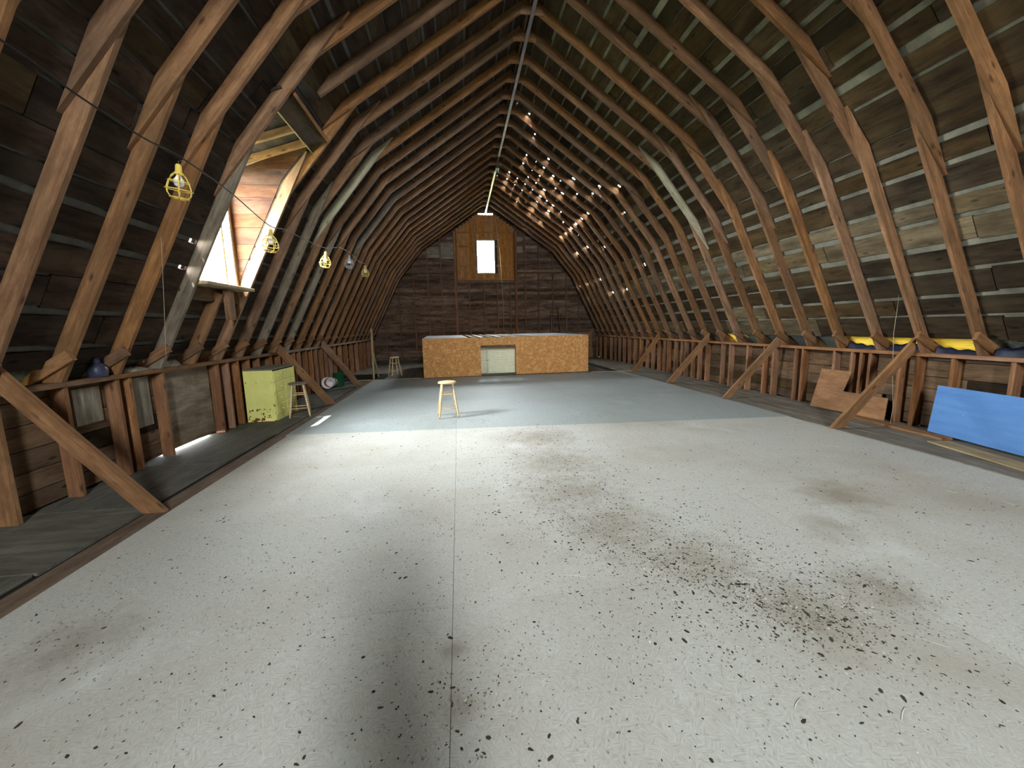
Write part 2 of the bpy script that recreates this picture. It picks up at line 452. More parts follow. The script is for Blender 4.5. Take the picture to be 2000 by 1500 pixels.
# ------------------------------------------------------------------ building section (o = distance from ridge line, z)
XC = 1.34
ZP = {1: 1.02, -1: 1.08}               # top of the wall plates, right and left
P3, P2, P1, P0 = (0.0, 6.57), (2.75, 4.65), (3.65, 3.55), (4.94, 1.00)
DEP, THK = 0.14, 0.046
def unit(a, b):
    d = math.hypot(b[0] - a[0], b[1] - a[1]); return ((b[0] - a[0]) / d, (b[1] - a[1]) / d)
SEG = {'upper': (P3, P2), 'middle': (P2, P1), 'lower': (P1, P0)}
NRM = {}
for k, (a, b) in SEG.items():
    u = unit(a, b); NRM[k] = (-u[1], u[0])          # outward: for a->b going out and down, normal points out and up
def off_pt(k, p, d): return (p[0] + NRM[k][0] * d, p[1] + NRM[k][1] * d)
def isect(p, u, q, v):
    det = u[0] * (-v[1]) + v[0] * u[1]
    t = ((q[0] - p[0]) * (-v[1]) + v[0] * (q[1] - p[1])) / det
    return (p[0] + u[0] * t, p[1] + u[1] * t)
def off_poly(d):
    """Ridge, two kinks and foot of the section shifted outward by d."""
    L = {k: (off_pt(k, a, d), unit(a, b)) for k, (a, b) in SEG.items()}
    top = isect(L['upper'][0], L['upper'][1], (0, 0), (0, 1))
    k2 = isect(L['upper'][0], L['upper'][1], L['middle'][0], L['middle'][1])
    k1 = isect(L['middle'][0], L['middle'][1], L['lower'][0], L['lower'][1])
    ft = isect(L['lower'][0], L['lower'][1], (0, 1.215), (1, 0))
    return [top, k2, k1, ft]
def half_width(z, d=0.17):
    pl = off_poly(d)
    if z >= pl[0][1]: return 0.0
    for (a, b) in zip(pl, pl[1:]):
        if b[1] <= z <= a[1]: return a[0] + (b[0] - a[0]) * (a[1] - z) / (a[1] - b[1])
    return 5.10
def W(s, o, y, z): return Vector((XC + s * o, y, z))
RAF = [7.151 + 0.61 * i for i in range(-20, 18)]
DORM = (5.345, 6.515)                    # dormer opening along the wall

# ------------------------------------------------------------------ setting: ground, floor
g = add('ground', quad_mesh([[(-60, -60, -3.2), (60, -60, -3.2), (60, 60, -3.2), (-60, 60, -3.2)]]), 'ground')
tag(g, kind='structure')
HOLE = (-3.50, -2.62, 12.22, 14.10)
XL, XR = XC - 5.14, XC + 5.14
fq = []
z = -0.045
for x0, x1, y0, y1 in ((XL, HOLE[0], YF - .1, YB + .1), (HOLE[0], HOLE[1], YF - .1, HOLE[2]), (HOLE[0], HOLE[1], HOLE[3], YB + .1), (HOLE[1], XR, YF - .1, YB + .1)):
    fq.append([(x0, y0, z), (x1, y0, z), (x1, y1, z), (x0, y1, z)])
floor = add('floor', quad_mesh(fq), 'pit'); tag(floor, kind='structure')
# stairwell walls below the floor
h0, h1, h2, h3 = HOLE
sw = add('stairwell', quad_mesh([
    [(h0, h2, -2.4), (h1, h2, -2.4), (h1, h3, -2.4), (h0, h3, -2.4)], [(h0, h2, -2.4), (h0, h3, -2.4), (h0, h3, -.04), (h0, h2, -.04)],
    [(h1, h2, -2.4), (h1, h3, -2.4), (h1, h3, -.04), (h1, h2, -.04)], [(h0, h2, -2.4), (h1, h2, -2.4), (h1, h2, -.04), (h0, h2, -.04)],
    [(h0, h3, -2.4), (h1, h3, -2.4), (h1, h3, -.04), (h0, h3, -.04)]]), 'pit', floor)

def sheet(name, pts, z0, z1, mat, gap=0.0):
    """Flat panel with an outline in world metres, chamfer-free prism."""
    cx = sum(p[0] for p in pts) / len(pts); cyy = sum(p[1] for p in pts) / len(pts)
    P = [(p[0] + math.copysign(min(gap, abs(cx - p[0])), cx - p[0]), p[1] + math.copysign(gap, cyy - p[1])) for p in pts]
    n = len(P)
    vs = [(x, y, z0) for x, y in P] + [(x, y, z1) for x, y in P]
    fs = [tuple(reversed(range(n))), tuple(range(n, 2 * n))] + [(i, (i + 1) % n, n + (i + 1) % n, n + i) for i in range(n)]
    me = bpy.data.meshes.new('sheet'); me.from_pydata(vs, [], fs); me.update()
    return add(name, me, mat, floor)

# near field of strand-board sheets (2.44 m across, 1.22 m deep)
xs = [-2.50, -0.09, 2.35, 5.08]
def end_y(x): return 6.03 + (x + 2.5) * (5.56 - 6.03) / 7.58
ys = [2.02 + 1.22 * k for k in range(-6, 3)]
for i in range(3):
    for j, y0 in enumerate(ys):
        x0, x1 = xs[i], xs[i + 1]
        if i == 1: y0 += 0.0
        if j == len(ys) - 1:
            pts = [(x0, y0), (x1, y0), (x1, end_y(x1)), (x0, end_y(x0))]
        else:
            pts = [(x0, y0), (x1, y0), (x1, y0 + 1.22), (x0, y0 + 1.22)]
        sheet('floor_panel', pts, -0.03, 0.0, 'floor_near', 0.0012)
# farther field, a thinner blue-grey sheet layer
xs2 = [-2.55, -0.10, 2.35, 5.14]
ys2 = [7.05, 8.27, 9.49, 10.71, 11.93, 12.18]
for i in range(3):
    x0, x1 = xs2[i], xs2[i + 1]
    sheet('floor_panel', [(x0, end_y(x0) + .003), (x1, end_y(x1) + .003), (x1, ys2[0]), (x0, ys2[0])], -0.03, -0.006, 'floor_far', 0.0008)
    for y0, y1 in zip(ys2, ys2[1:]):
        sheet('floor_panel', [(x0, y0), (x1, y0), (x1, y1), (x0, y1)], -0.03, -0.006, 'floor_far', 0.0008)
# left walkway sheets, ledge plank and dark groove
yy = -5.4
for L in (2.4, 2.4, 2.15, 1.22, 1.0, 1.18, 1.28, 1.2, 1.24, 1.18, 1.21, 1.16):
    nx = min(yy + L, 12.2)
    boxw('walkway_sheet', (-3.92, yy + .004, -0.04), (-2.765 + RN.uniform(-.02, .02), nx - .008, -0.018 + RN.uniform(-.004, .002)), 'walk', floor)
    yy = nx
yy = -5.4
for L in (3.66, 3.66, 3.05, 3.66, 3.55):
    boxw('ledge_plank', (-2.70, yy + .003, -0.04), (-2.515, yy + L - .003, -0.012), 'plank_brown', floor); yy += L
# right strip of long planks
for x0, x1 in ((5.155, 5.42), (5.425, 5.69), (5.695, 5.99), (5.995, 6.40)):
    yy = -5.4 - RN.uniform(0, 2)
    while yy < 18.1:
        L = RN.choice((3.05, 3.66, 4.27)); e = min(yy + L, 18.12)
        boxw('floor_plank', (x0, max(yy, -5.45) + .003, -0.04), (x1 - .003, e - .003, -0.014 + RN.uniform(-.003, .003)), 'plank', floor); yy += L
# planks behind the platform
for k in range(24):
    x0 = -3.80 + k * 0.375
    if x0 + .37 > 5.15: break
    y0 = 12.20
    if x0 < HOLE[1] and x0 + .37 > HOLE[0]: y0 = HOLE[3]
    boxw('floor_plank', (x0, y0, -0.04), (x0 + .370, 18.12, -0.014 + RN.uniform(-.003, .003)), 'plank', floor)
boxw('trim_1', (-3.0, 12.185, -0.02), (-1.15, 12.215, 0.012), 'plank_tan'); tag(bpy.data.objects['trim_1'], kind='structure')
boxw('trim_2', (4.12, 12.185, -0.02), (5.45, 12.215, 0.012), 'plank_tan'); tag(bpy.data.objects['trim_2'], kind='structure')

# ------------------------------------------------------------------ setting: roof
def roof(s):
    side = 'right' if s > 0 else 'left'
    root = empty('ceiling_' + side, (XC, 6.3, 3.5)); tag(root, kind='structure')
    shell = []
    rows = []
    # rows of sheathing on each of the three slopes
    plb = off_poly(DEP); pls = off_poly(DEP + 0.027)
    for si, k in enumerate(('upper', 'middle', 'lower')):
        a, b = plb[si], plb[si + 1]; A, B = pls[si], pls[si + 1]
        L = math.hypot(b[0] - a[0], b[1] - a[1]); t = 0.0
        while t < L - 0.02:
            w = RN.uniform(0.17, 0.29); gp = RN.choice((.012, .03, .045, .06, .075, .085)) if s > 0 else RN.choice((.008, .012, .03, .05))
            if k == 'lower' and L - t < 1.0: w, gp = RN.uniform(0.22, 0.30), RN.uniform(0.05, 0.08)
            if t + w + gp > L - 0.10: w = L - t; gp = 0.0
            rows.append((k, t / L, (t + w) / L, min(1.0, (t + w + gp) / L), a, b, A, B, L))
            t += w + gp
    def lerp(p, q, f): return (p[0] + (q[0] - p[0]) * f, p[1] + (q[1] - p[1]) * f)
    for ri, (k, f0, f1, f2, a, b, A, B, L) in enumerate(rows):
        c = lerp(a, b, (f0 + f1) / 2); zc = c[1]
        n = NRM[k]; w = (f1 - f0) * L
        cut = s < 0 and 2.02 < zc < 4.16
        # board run along the barn, joints on rafters
        yv = YF + 0.02; first = True
        segs = []
        while yv < YB - 0.05:
            Lb = 5.5 if first else RN.choice((1.22, 1.83, 2.44, 3.05, 3.05)) if s > 0 else RN.choice((2.44, 3.05, 3.66, 3.66, 4.27))
            e = min(yv + Lb + (RN.uniform(0, .61) if first else 0), YB - 0.02)
            if YB - e < 0.9: e = YB - 0.02
            segs.append((yv, e)); yv = e; first = False
        if cut:
            ns = []
            for y0, y1 in segs:
                if y1 <= DORM[0] or y0 >= DORM[1]: ns.append((y0, y1)); continue
                if y0 < DORM[0] - .02: ns.append((y0, DORM[0] - .002))
                if y1 > DORM[1] + .02: ns.append((DORM[1] + .002, y1))
            segs = ns
        for y0, y1 in segs:
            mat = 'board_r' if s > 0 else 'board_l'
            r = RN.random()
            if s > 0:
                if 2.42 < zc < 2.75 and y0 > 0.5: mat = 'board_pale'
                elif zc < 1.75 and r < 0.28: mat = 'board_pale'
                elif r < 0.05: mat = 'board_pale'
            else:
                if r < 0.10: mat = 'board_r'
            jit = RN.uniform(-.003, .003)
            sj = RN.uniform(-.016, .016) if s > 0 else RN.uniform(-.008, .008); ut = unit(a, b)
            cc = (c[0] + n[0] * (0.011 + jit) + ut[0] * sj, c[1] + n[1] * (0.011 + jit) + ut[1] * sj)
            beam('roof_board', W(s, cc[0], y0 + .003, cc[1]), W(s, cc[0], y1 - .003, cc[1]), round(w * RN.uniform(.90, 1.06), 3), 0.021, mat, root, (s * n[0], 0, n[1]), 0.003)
        # roofing behind, with added holes imitating lit gap strips on the far right slope
        for g0, g1, gap in ((f0, f1, False), (f1, f2, True)):
            if g1 - g0 < 1e-4: continue
            p, q = lerp(A, B, g0), lerp(A, B, g1)
            ranges = [(YF - .15, YB + .15)]
            if cut: ranges = [(YF - .15, DORM[0] + .0), (DORM[1] - .0, YB + .15)]
            if gap and s > 0 and k != 'lower' or (gap and s > 0 and zc > 2.4):
                holes = []
                for y in RAF:
                    if y < 9.6: continue
                    pr = (0.62 if 11 < y < 16 else 0.12) if k == 'upper' else (0.08 if y < 14 else .16)
                    if RN.random() < pr:
                        h = y - .12 + RN.uniform(-.03, .03); wd2 = RN.uniform(.022, .045) * (1.0 if k == 'upper' else .5)
                        holes.append((h - wd2 / 2, h + wd2 / 2))
                holes.sort(); cur = YF - .15; ranges = []
                for h0_, h1_ in holes:
                    if h0_ > cur: ranges.append((cur, h0_)); cur = h1_
                ranges.append((cur, YB + .15))
            if gap and s < 0 and 2.35 < zc < 2.75: ranges = [(YF - .15, 5.20), (5.235, DORM[0])] + ranges[1:]
            for y0, y1 in ranges:
                shell.append([W(s, p[0], y0, p[1]), W(s, q[0], y0, q[1]), W(s, q[0], y1, q[1]), W(s, p[0], y1, p[1])])
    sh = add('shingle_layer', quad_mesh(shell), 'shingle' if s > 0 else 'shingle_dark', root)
    # flared eave over the wall plate
    zf = 1.225
    e0 = (off_poly(DEP + 0.01)[3][0] - 0.02, zf + 0.015); e1 = (5.62, 0.76)
    bays = [(YF, 4.10, 0), (4.10, 6.00, 1), (6.0, 8.35, 0), (8.35, 8.97, 1), (8.97, YB, 0)] if s > 0 else [(YF, 3.25, 0), (3.25, 3.85, 1), (3.85, YB, 0)]
    for y0, y1, yel in bays:
        beam('eave_board', W(s, (e0[0] + e1[0]) / 2, y0, (e0[1] + e1[1]) / 2), W(s, (e0[0] + e1[0]) / 2, y1, (e0[1] + e1[1]) / 2),
             math.hypot(e1[0] - e0[0], e1[1] - e0[1]) + .02, 0.02, 'eave_yellow' if yel else 'felt', root, (s * 0.68, 0, 0.73), 0.002)
        if not yel:
            boxw('soffit_board', (min(XC + s * 5.06, XC + s * 5.64), y0, 0.72), (max(XC + s * 5.06, XC + s * 5.64), y1, 0.74), 'felt', root, 0.002)
        else:
            boxw('soffit_board', (min(XC + s * 5.26, XC + s * 5.64), y0, 0.72), (max(XC + s * 5.26, XC + s * 5.64), y1, 0.74), 'felt', root, 0.002)
    return root
roof_r = roof(1)
roof_l = roof(-1)
rp = off_poly(DEP + 0.03)[0][1]
boxw('ridge_board', (XC - 0.011, YF, 6.60), (XC + 0.011, YB, rp - 0.02), 'siding_dark', roof_r)
cap = add('ridge_cap', quad_mesh([[(XC - .3, YF - .15, rp - .15), (XC, YF - .15, rp + .06), (XC, YB + .15, rp + .06), (XC - .3, YB + .15, rp - .15)],
                                  [(XC, YF - .15, rp + .06), (XC + .3, YF - .15, rp - .15), (XC + .3, YB + .15, rp - .15), (XC, YB + .15, rp + .06)]]), 'shingle_dark', roof_r)

# ------------------------------------------------------------------ rafter arches
OUT = {k: (off_pt(k, SEG[k][0], DEP), NRM[k]) for k in SEG}
def piece(k, s, e0, e1, clips, key):
    """Board of one slope, overlong and cut by its neighbours' outer lines; returns mesh and frame (o,z origin, directions)."""
    a, b = SEG[k]; u = unit(a, b); n = NRM[k]
    A = (a[0] - u[0] * e0, a[1] - u[1] * e0); B = (b[0] + u[0] * e1, b[1] + u[1] * e1)
    poly = [A, B, (B[0] + n[0] * DEP, B[1] + n[1] * DEP), (A[0] + n[0] * DEP, A[1] + n[1] * DEP)]
    for p, nn in clips: poly = clip(poly, p, nn)
    c = ((a[0] + b[0]) / 2, (a[1] + b[1]) / 2)
    ex = Vector((s * u[0], 0, u[1])); ez = Vector((s * n[0], 0, n[1])); ey = ez.cross(ex)
    loc = [((q[0] - c[0]) * u[0] + (q[1] - c[1]) * u[1], (q[0] - c[0]) * n[0] + (q[1] - c[1]) * n[1]) for q in poly]
    me = poly_prism(loc, THK, key)
    m = Matrix.Identity(4)
    for i in range(3): m[i][0] = ex[i]; m[i][1] = ey[i]; m[i][2] = ez[i]
    m[0][3] = XC + s * c[0]; m[2][3] = c[1]
    return me, m
def flat_foot(s): return ((0, ZP[s]), (0, -1))
GUS = [( -0.205, 6.425), (0.205, 6.425), (0.205, 6.50), (0.165, 6.55), (-0.165, 6.55), (-0.205, 6.50)]
for idx, y in enumerate(RAF):
    i = idx - 20
    root = empty('rafter_arch', (XC, y, 0))
    tag(root, 'rough sawn brown timber rafter arch nailed to roof boards and ridge gusset', 'rafter', 'arched rafters of the barn roof')
    if i == 2: root['label'] = 'rafter arch with pale greenish new splice boards on both shoulders'
    if i == -3: root['label'] = 'rafter arch with weathered grey lower left timber beside the dormer'
    if i == -2: root['label'] = 'rafter arch with its left leg cut short below the dormer sill'
    if i == -1: root['label'] = 'rafter arch at the far cheek of the dormer, left leg brightly lit'
    for s in (1, -1):
        yj = RN.uniform(-.012, .012)
        my = (-1 if RN.random() < 0.7 else 1) * (THK + 0.001)
        if s < 0 and -4 <= i <= 0: my = THK + 0.001 if i == -1 else -(THK + .001)
        for k, e0, e1, cl, dy in (('lower', 0.55, 0.0 if False else 0.06, [OUT['middle'], flat_foot(s)], 0.0),
                                  ('middle', 0.75, 0.75, [OUT['upper'], OUT['lower']], my),
                                  ('upper', 0.0, 0.55, [OUT['middle'], ((0, 0), (-1, 0))], 0.0)):
            mat = 'rafter'
            if i == 2 and k == 'middle': mat = 'rafter_pale'
            if i == 6 and s < 0 and k == 'middle': mat = 'rafter_grey'
            if i == -3 and s < 0 and k == 'lower': mat = 'rafter_grey'
            if s < 0 and k == 'lower' and i in (1, 3): mat = 'rafter_grey'
            if i == -2 and s < 0 and k != 'upper':
                if k == 'middle': continue
                # short cripple below the sill
                a, b = SEG['lower']; u = unit(a, b); n = NRM['lower']
                q0 = isect(a, u, (0, ZP[s]), (1, 0)); q1 = isect(a, u, (0, 1.86), (1, 0))
                pc = lambda q: W(s, q[0] + n[0] * DEP / 2, y + yj, q[1] + n[1] * DEP / 2)
                me, m = piece('lower', s, -1.75, 0.06, [flat_foot(s)], ('crip', s))
                m[1][3] = y + yj; add_ = _b('lower_rafter', me, mat, root, m); continue
            me, m = piece(k, s, e0, e1, cl, (k, s))
            if i == -2 and s < 0 and k == 'upper':
                me, m = piece('upper', s, 0.0, 0.30, [OUT['middle'], ((0, 0), (-1, 0))], ('upper_cut', s))
            m[1][3] = y + yj + dy
            _b(k + '_rafter', me, mat, root, m)
        # tail piece reaching out to the eave
        zt = ZP[s]
        beam('tail_piece', W(s, 4.77, y + yj - THK, zt + 0.245), W(s, 5.50, y + yj - THK, zt - 0.185), THK, 0.105, 'rafter', root, (s * 0.5, 0, 0.85))
    me = poly_prism(GUS if i % 3 else [(-0.20, 6.43), (0.20, 6.43), (0.155, 6.545), (-0.155, 6.545)], 0.022, ('gus', i % 3 == 0))
    m = Matrix.Identity(4); m[0][3] = XC + RN.uniform(-.02, .02); m[1][3] = y - THK / 2 - 0.026
    _b('ridge_gusset', me, 'brace', root, m)

# ------------------------------------------------------------------ knee walls
def knee_wall(s, studs):
    side = 'right' if s > 0 else 'left'
    zt = ZP[s]
    xo = XC + s * 5.13
    sl = []
    if s > 0:
        sl.append([(xo, YF, -.05), (xo, YB, -.05), (xo, YB, zt - .02), (xo, YF, zt - .02)])
    else:
        # daylight slot at floor level behind the plywood bay
        sl += [[(xo, YF, -.05), (xo, YB, -.05), (xo, YB, -0.012), (xo, YF, -0.012)], [(xo, YF, .012), (xo, YB, .012), (xo, YB, zt - .02), (xo, YF, zt - .02)],
               [(xo, YF, -.015), (xo, 5.40, -.015), (xo, 5.40, .015), (xo, YF, .015)], [(xo, 6.36, -.015), (xo, YB, -.015), (xo, YB, .015), (xo, 6.36, .015)]]
    root = add('wall_' + side, quad_mesh(sl), 'skin_out'); tag(root, kind='structure')
    # top plate
    yv = YF
    for L in (5.2, 4.9, 4.27, 3.66, 3.05, 2.6):
        e = min(yv + L, YB)
        xa, xb = XC + s * 4.905, XC + s * 5.045
        boxw('top_plate', (min(xa, xb), yv + .002, zt - .05), (max(xa, xb), e - .002, zt), 'stud' if s > 0 else 'rafter_grey' if yv > 6 else 'rafter', root); yv = e
    for yv in studs:
        if isinstance(yv, tuple): yv, dpt, mt = yv
        else: dpt, mt = 0.125, 'stud'
        xa, xb = XC + s * (4.925), XC + s * (4.925 + dpt)
        boxw('stud', (min(xa, xb), yv - .022, -0.015), (max(xa, xb), yv + .024, zt - .05), mt, root)
    # horizontal boarding
    z0 = 0.0
    r = 0
    while z0 < zt - 0.06:
        hh = RN.uniform(.15, .22); z1 = min(z0 + hh, zt - 0.03)
        yv = YF
        while yv < YB - .05:
            e = min(yv + RN.choice((2.44, 3.05, 3.66)), YB)
            if YB - e < .8: e = YB
            segs = [(yv, e)]
            holes = []
            if s > 0 and r < 2: holes.append((5.02, 5.28))
            if s < 0: holes.append((5.39, 6.46))
            for ha, hb in holes:
                ns = []
                for a, b in segs:
                    if b <= ha or a >= hb: ns.append((a, b)); continue
                    if a < ha: ns.append((a, ha))
                    if b > hb: ns.append((hb, b))
                segs = ns
            for a, b in segs:
                if b - a < .05: continue
                xa, xb = XC + s * 5.055, XC + s * 5.078
                mat = 'siding' if RN.random() > .25 else 'board_r'
                boxw('siding_board', (min(xa, xb), a + .002, z0 + .004), (max(xa, xb), b - .002, z1 - .003), mat, root, .002)
            yv = e
        z0 = z1; r += 1
    return root
studs_r = [-4.5, -3.3, -2.1, -0.9, 0.3, 1.2, 2.1, 2.9, 3.40, 3.78, 4.35, 4.76, 4.98, 5.41, 5.55, 5.70, 6.01, 6.64, 6.80, 7.34, 7.59, 8.09, 8.66, 8.95, 9.57, 9.90, 10.2, 10.55, 10.75, 11.1, 11.5, 11.75,
           12.1, 12.5, 12.9, 13.4, 13.85, 14.38, 14.85, 15.31, 15.69, 16.19, 16.92, 17.5, 17.95]
studs_l = [-4.5, -3.3, -2.1, -0.9, 0.3, 1.2, 2.1, 2.95, (3.56, .14, 'brace'), 4.13, 4.70, 4.86, 5.36, 6.49, 6.76, 7.05, 7.40, 7.75, 8.25, 8.6, 8.95, 9.35, 9.65, 10.05, 10.4, 10.75, 11.15, 11.5, 11.9,
           12.3, 12.9, 13.5, 14.2, 14.9, 15.5, 16.1, 16.8, 17.4, 17.9]
wall_r = knee_wall(1, studs_r)
wall_l = knee_wall(-1, studs_l)
o = boxw('plywood_panel', (XC - 5.078, 5.40, 0.014), (XC - 5.060, 6.46, 1.02), 'ply_grey', wall_l, .002)
boxw('patch_board', (XC - 5.05, 4.93, 0.42), (XC - 5.030, 5.26, 1.00), 'siding_white', wall_l, .002)
boxw('patch_board', (XC - 5.05, 4.30, 0.62), (XC - 5.030, 4.60, 0.98), 'siding_white', wall_l, .002)

# ------------------------------------------------------------------ gables
def gable(yv, sgn, name, win, fancy):
    """Boarded gable; sgn=+1 far wall (inside faces -Y), -1 wall behind the camera."""
    root = empty(name, (XC, yv, 0)); tag(root, kind='structure')
    zz = -0.03
    top = off_poly(DEP + .03)[0][1]
    while zz < top:
        h = 0.132 if fancy else 0.205; zc = zz + h / 2
        hw = max(half_width(zz, .15), 0.02) + 0.06
        if zc < 1.22: hw = 5.12 if zc < 0.72 else 5.6
        x0, x1 = XC - hw, XC + hw
        segs = [(x0, x1)]
        def cutout(segs, a, b):
            ns = []
            for p, q in segs:
                if q <= a or p >= b: ns.append((p, q)); continue
                if p < a: ns.append((p, a))
                if q > b: ns.append((b, q))
            return ns
        if fancy:
            if zc > 3.40: segs = cutout(segs, 0.02, 2.56)
        elif win[2] - .1 < zc < win[3] + .1: segs = cutout(segs, win[0], win[1])
        for a, b in segs:
            # split long runs at a stud
            parts = [(a, b)]
            if b - a > 4: 
                m = (a + b) / 2 + RN.uniform(-1.2, 1.2); parts = [(a, m), (m, b)]
            for p, q in parts:
                if q - p < .02: continue
                mat = 'siding_dark'
                if fancy and 0.0 < (p + q) / 2 < 2.6 and q - p < 4.2 and zc < 3.4 and RN.random() < .6: mat = 'siding_grey'
                yo = yv + sgn * (0.012 + RN.uniform(-.003, .004))
                boxw('siding_board', (p + .002, yo - .010, zz), (q - .002, yo + .010, zz + h + .004), mat, root, .002)
        zz += h
    # unseen backing added outside the boards to stop light leaks
    rows_, zz = [], -0.05
    while zz < top + .02:
        z1_ = zz + .07; hw = max(half_width(zz, .17), .0) + .02
        if zz < 1.22: hw = 5.14 if zz < 0.72 else 5.66
        xs_ = [(XC - hw, XC + hw)]
        if win[2] < (zz + z1_) / 2 < win[3]: xs_ = [(XC - hw, win[0]), (win[1], XC + hw)]
        if fancy and 6.26 < (zz + z1_) / 2 < 6.34:
            ww = .36 - (zz - 6.2) * .9; xs_ = [(XC - hw, XC - ww), (XC + ww, XC + hw)]
        for a, b in xs_:
            if b > a: rows_.append([(a, yv + sgn * .04, zz), (b, yv + sgn * .04, zz), (b, yv + sgn * .04, z1_ + .001), (a, yv + sgn * .04, z1_ + .001)])
        zz = z1_
    add('light_backing', quad_mesh(rows_), 'skin_out', root)
    return root
wall_b = gable(YB, 1, 'wall_back', WB, True)
wall_f = gable(YF, -1, 'wall_front', WFR, False)
# studs of the far gable
for x in (-3.1, -2.5, -1.85, -1.24, -0.66, 0.53, 1.17, 1.76, 2.34, 3.02, 3.62, 4.27, 4.90, 5.48):
    zt = 3.42 if 0.2 < x < 2.5 else 0
    if not zt:
        zt = 0.2
        while half_width(zt, 0.12) > abs(x - XC) + .02 and zt < 6.4: zt += .05
    boxw('stud', (x - .022, YB - .105, -.01), (x + .022, YB - .003, zt), 'gable_stud', wall_b)
for x in (-0.045, 2.605):
    boxw('door_post', (x - .05, YB - .12, -.01), (x + .05, YB - .003, 5.55), 'stud', wall_b)
boxw('door_sill_beam', (0.02, YB - .12, 3.38), (2.54, YB - .003, 3.50), 'gable_stud', wall_b)
boxw('girt', (2.66, YB - .125, 3.82), (4.65, YB - .106, 3.94), 'gable_stud', wall_b)
boxw('girt', (-3.2, YB - .125, 3.80), (-0.1, YB - .106, 3.88), 'siding_dark', wall_b)
boxw('sill_plank', (-3.6, YB - .14, -.005), (6.3, YB - .11, 0.10), 'siding_grey', wall_b)
for x0, x1, z0, z1 in ((-1.22, -0.70, 4.46, 4.92), (-0.63, -0.10, 4.42, 5.05), (2.66, 2.90, 5.16, 5.34), (2.66, 2.92, 4.68, 4.95), (3.05, 3.58, 4.86, 4.98), (-0.35, -0.10, 5.22, 5.30)):
    n = max(1, round((z1 - z0) / .16))
    for j in range(n):
        boxw('pale_board', (x0, YB - .02, z0 + (z1 - z0) * j / n + .002), (x1, YB - .004, z0 + (z1 - z0) * (j + 1) / n - .002), 'siding_white', wall_b, .002)
# hay door of vertical boards with rails, round the window
dr = empty('door_1', (1.285, YB, 3.5)); tag(dr, kind='structure')
x = 0.03
while x < 2.53:
    w = RN.uniform(.12, .15); x1 = min(x + w, 2.54)
    zt = 3.5
    zt_max = 6.26
    cx = (x + x1) / 2
    while half_width(zt + .1, 0.10) > abs(cx - XC) + .06 and zt < zt_max: zt += .03
    zt = min(zt, zt_max)
    spans = [(3.50, zt)]
    if x1 > WB[0] and x < WB[1]: spans = [(3.50, WB[2]), (WB[3], zt)]
    for a, b in spans:
        xa, xb = x, x1
        boxw('door_board', (xa + .0015, YB - .012 + RN.uniform(-.002, .002), a), (xb - .0015, YB + .012, b), 'door_board', dr, .002)
    x = x1
for zr in (3.55, 4.13, 4.94, 5.52):
    for a, b in (((0.06, WB[0] - .05), (WB[1] + .05, 2.50)) if 3.8 < zr < 5.2 else ((0.06, 2.50),)):
        boxw('door_rail', (a, YB - .04, zr - .035), (b, YB - .014, zr + .035), 'door_board', dr)
for xr in (0.075, 2.495): boxw('door_stile', (xr - .035, YB - .042, 3.59), (xr + .035, YB - .015, 5.48), 'door_board', dr)
for xr in (0.92, 1.72): boxw('door_stile', (xr - .03, YB - .04, 5.56), (xr + .03, YB - .014, 6.10), 'door_board', dr)
boxw('door_rail', (0.95, YB - .04, 5.98), (1.69, YB - .014, 6.04), 'door_board', dr)
for sx in (-1, 1):
    beam('door_edge_batten', (XC + sx * 1.22, YB - .028, 5.60), (XC + sx * .42, YB - .028, 6.17), .028, .06, 'door_board', dr)

def window(name, yv, w, sgn, mat='white_frame'):
    x0, x1, z0, z1 = w
    root = empty(name, ((x0 + x1) / 2, yv, z0)); tag(root, kind='structure')
    t = .035
    for a, b in (((x0, z0), (x1, z0 + t)), ((x0, z1 - t), (x1, z1)), ((x0, z0 + t), (x0 + t, z1 - t)), ((x1 - t, z0 + t), (x1, z1 - t))):
        boxw('frame', (a[0], yv - .04, a[1]), (b[0], yv + .05, b[1]), mat, root)
    zm = (z0 + z1) / 2
    boxw('meeting_rail', (x0 + t, yv - .005, zm - .012), (x1 - t, yv + .03, zm + .012), mat, root)
    for a, b in ((z0 + t, zm - .012), (zm + .012, z1 - t)):
        boxw('pane', (x0 + t, yv + .010, a), (x1 - t, yv + .014, b), 'glass', root, .0005)
    return root
window('window_2', YB, WB, 1)
window('window_3', YF, WFR, -1)

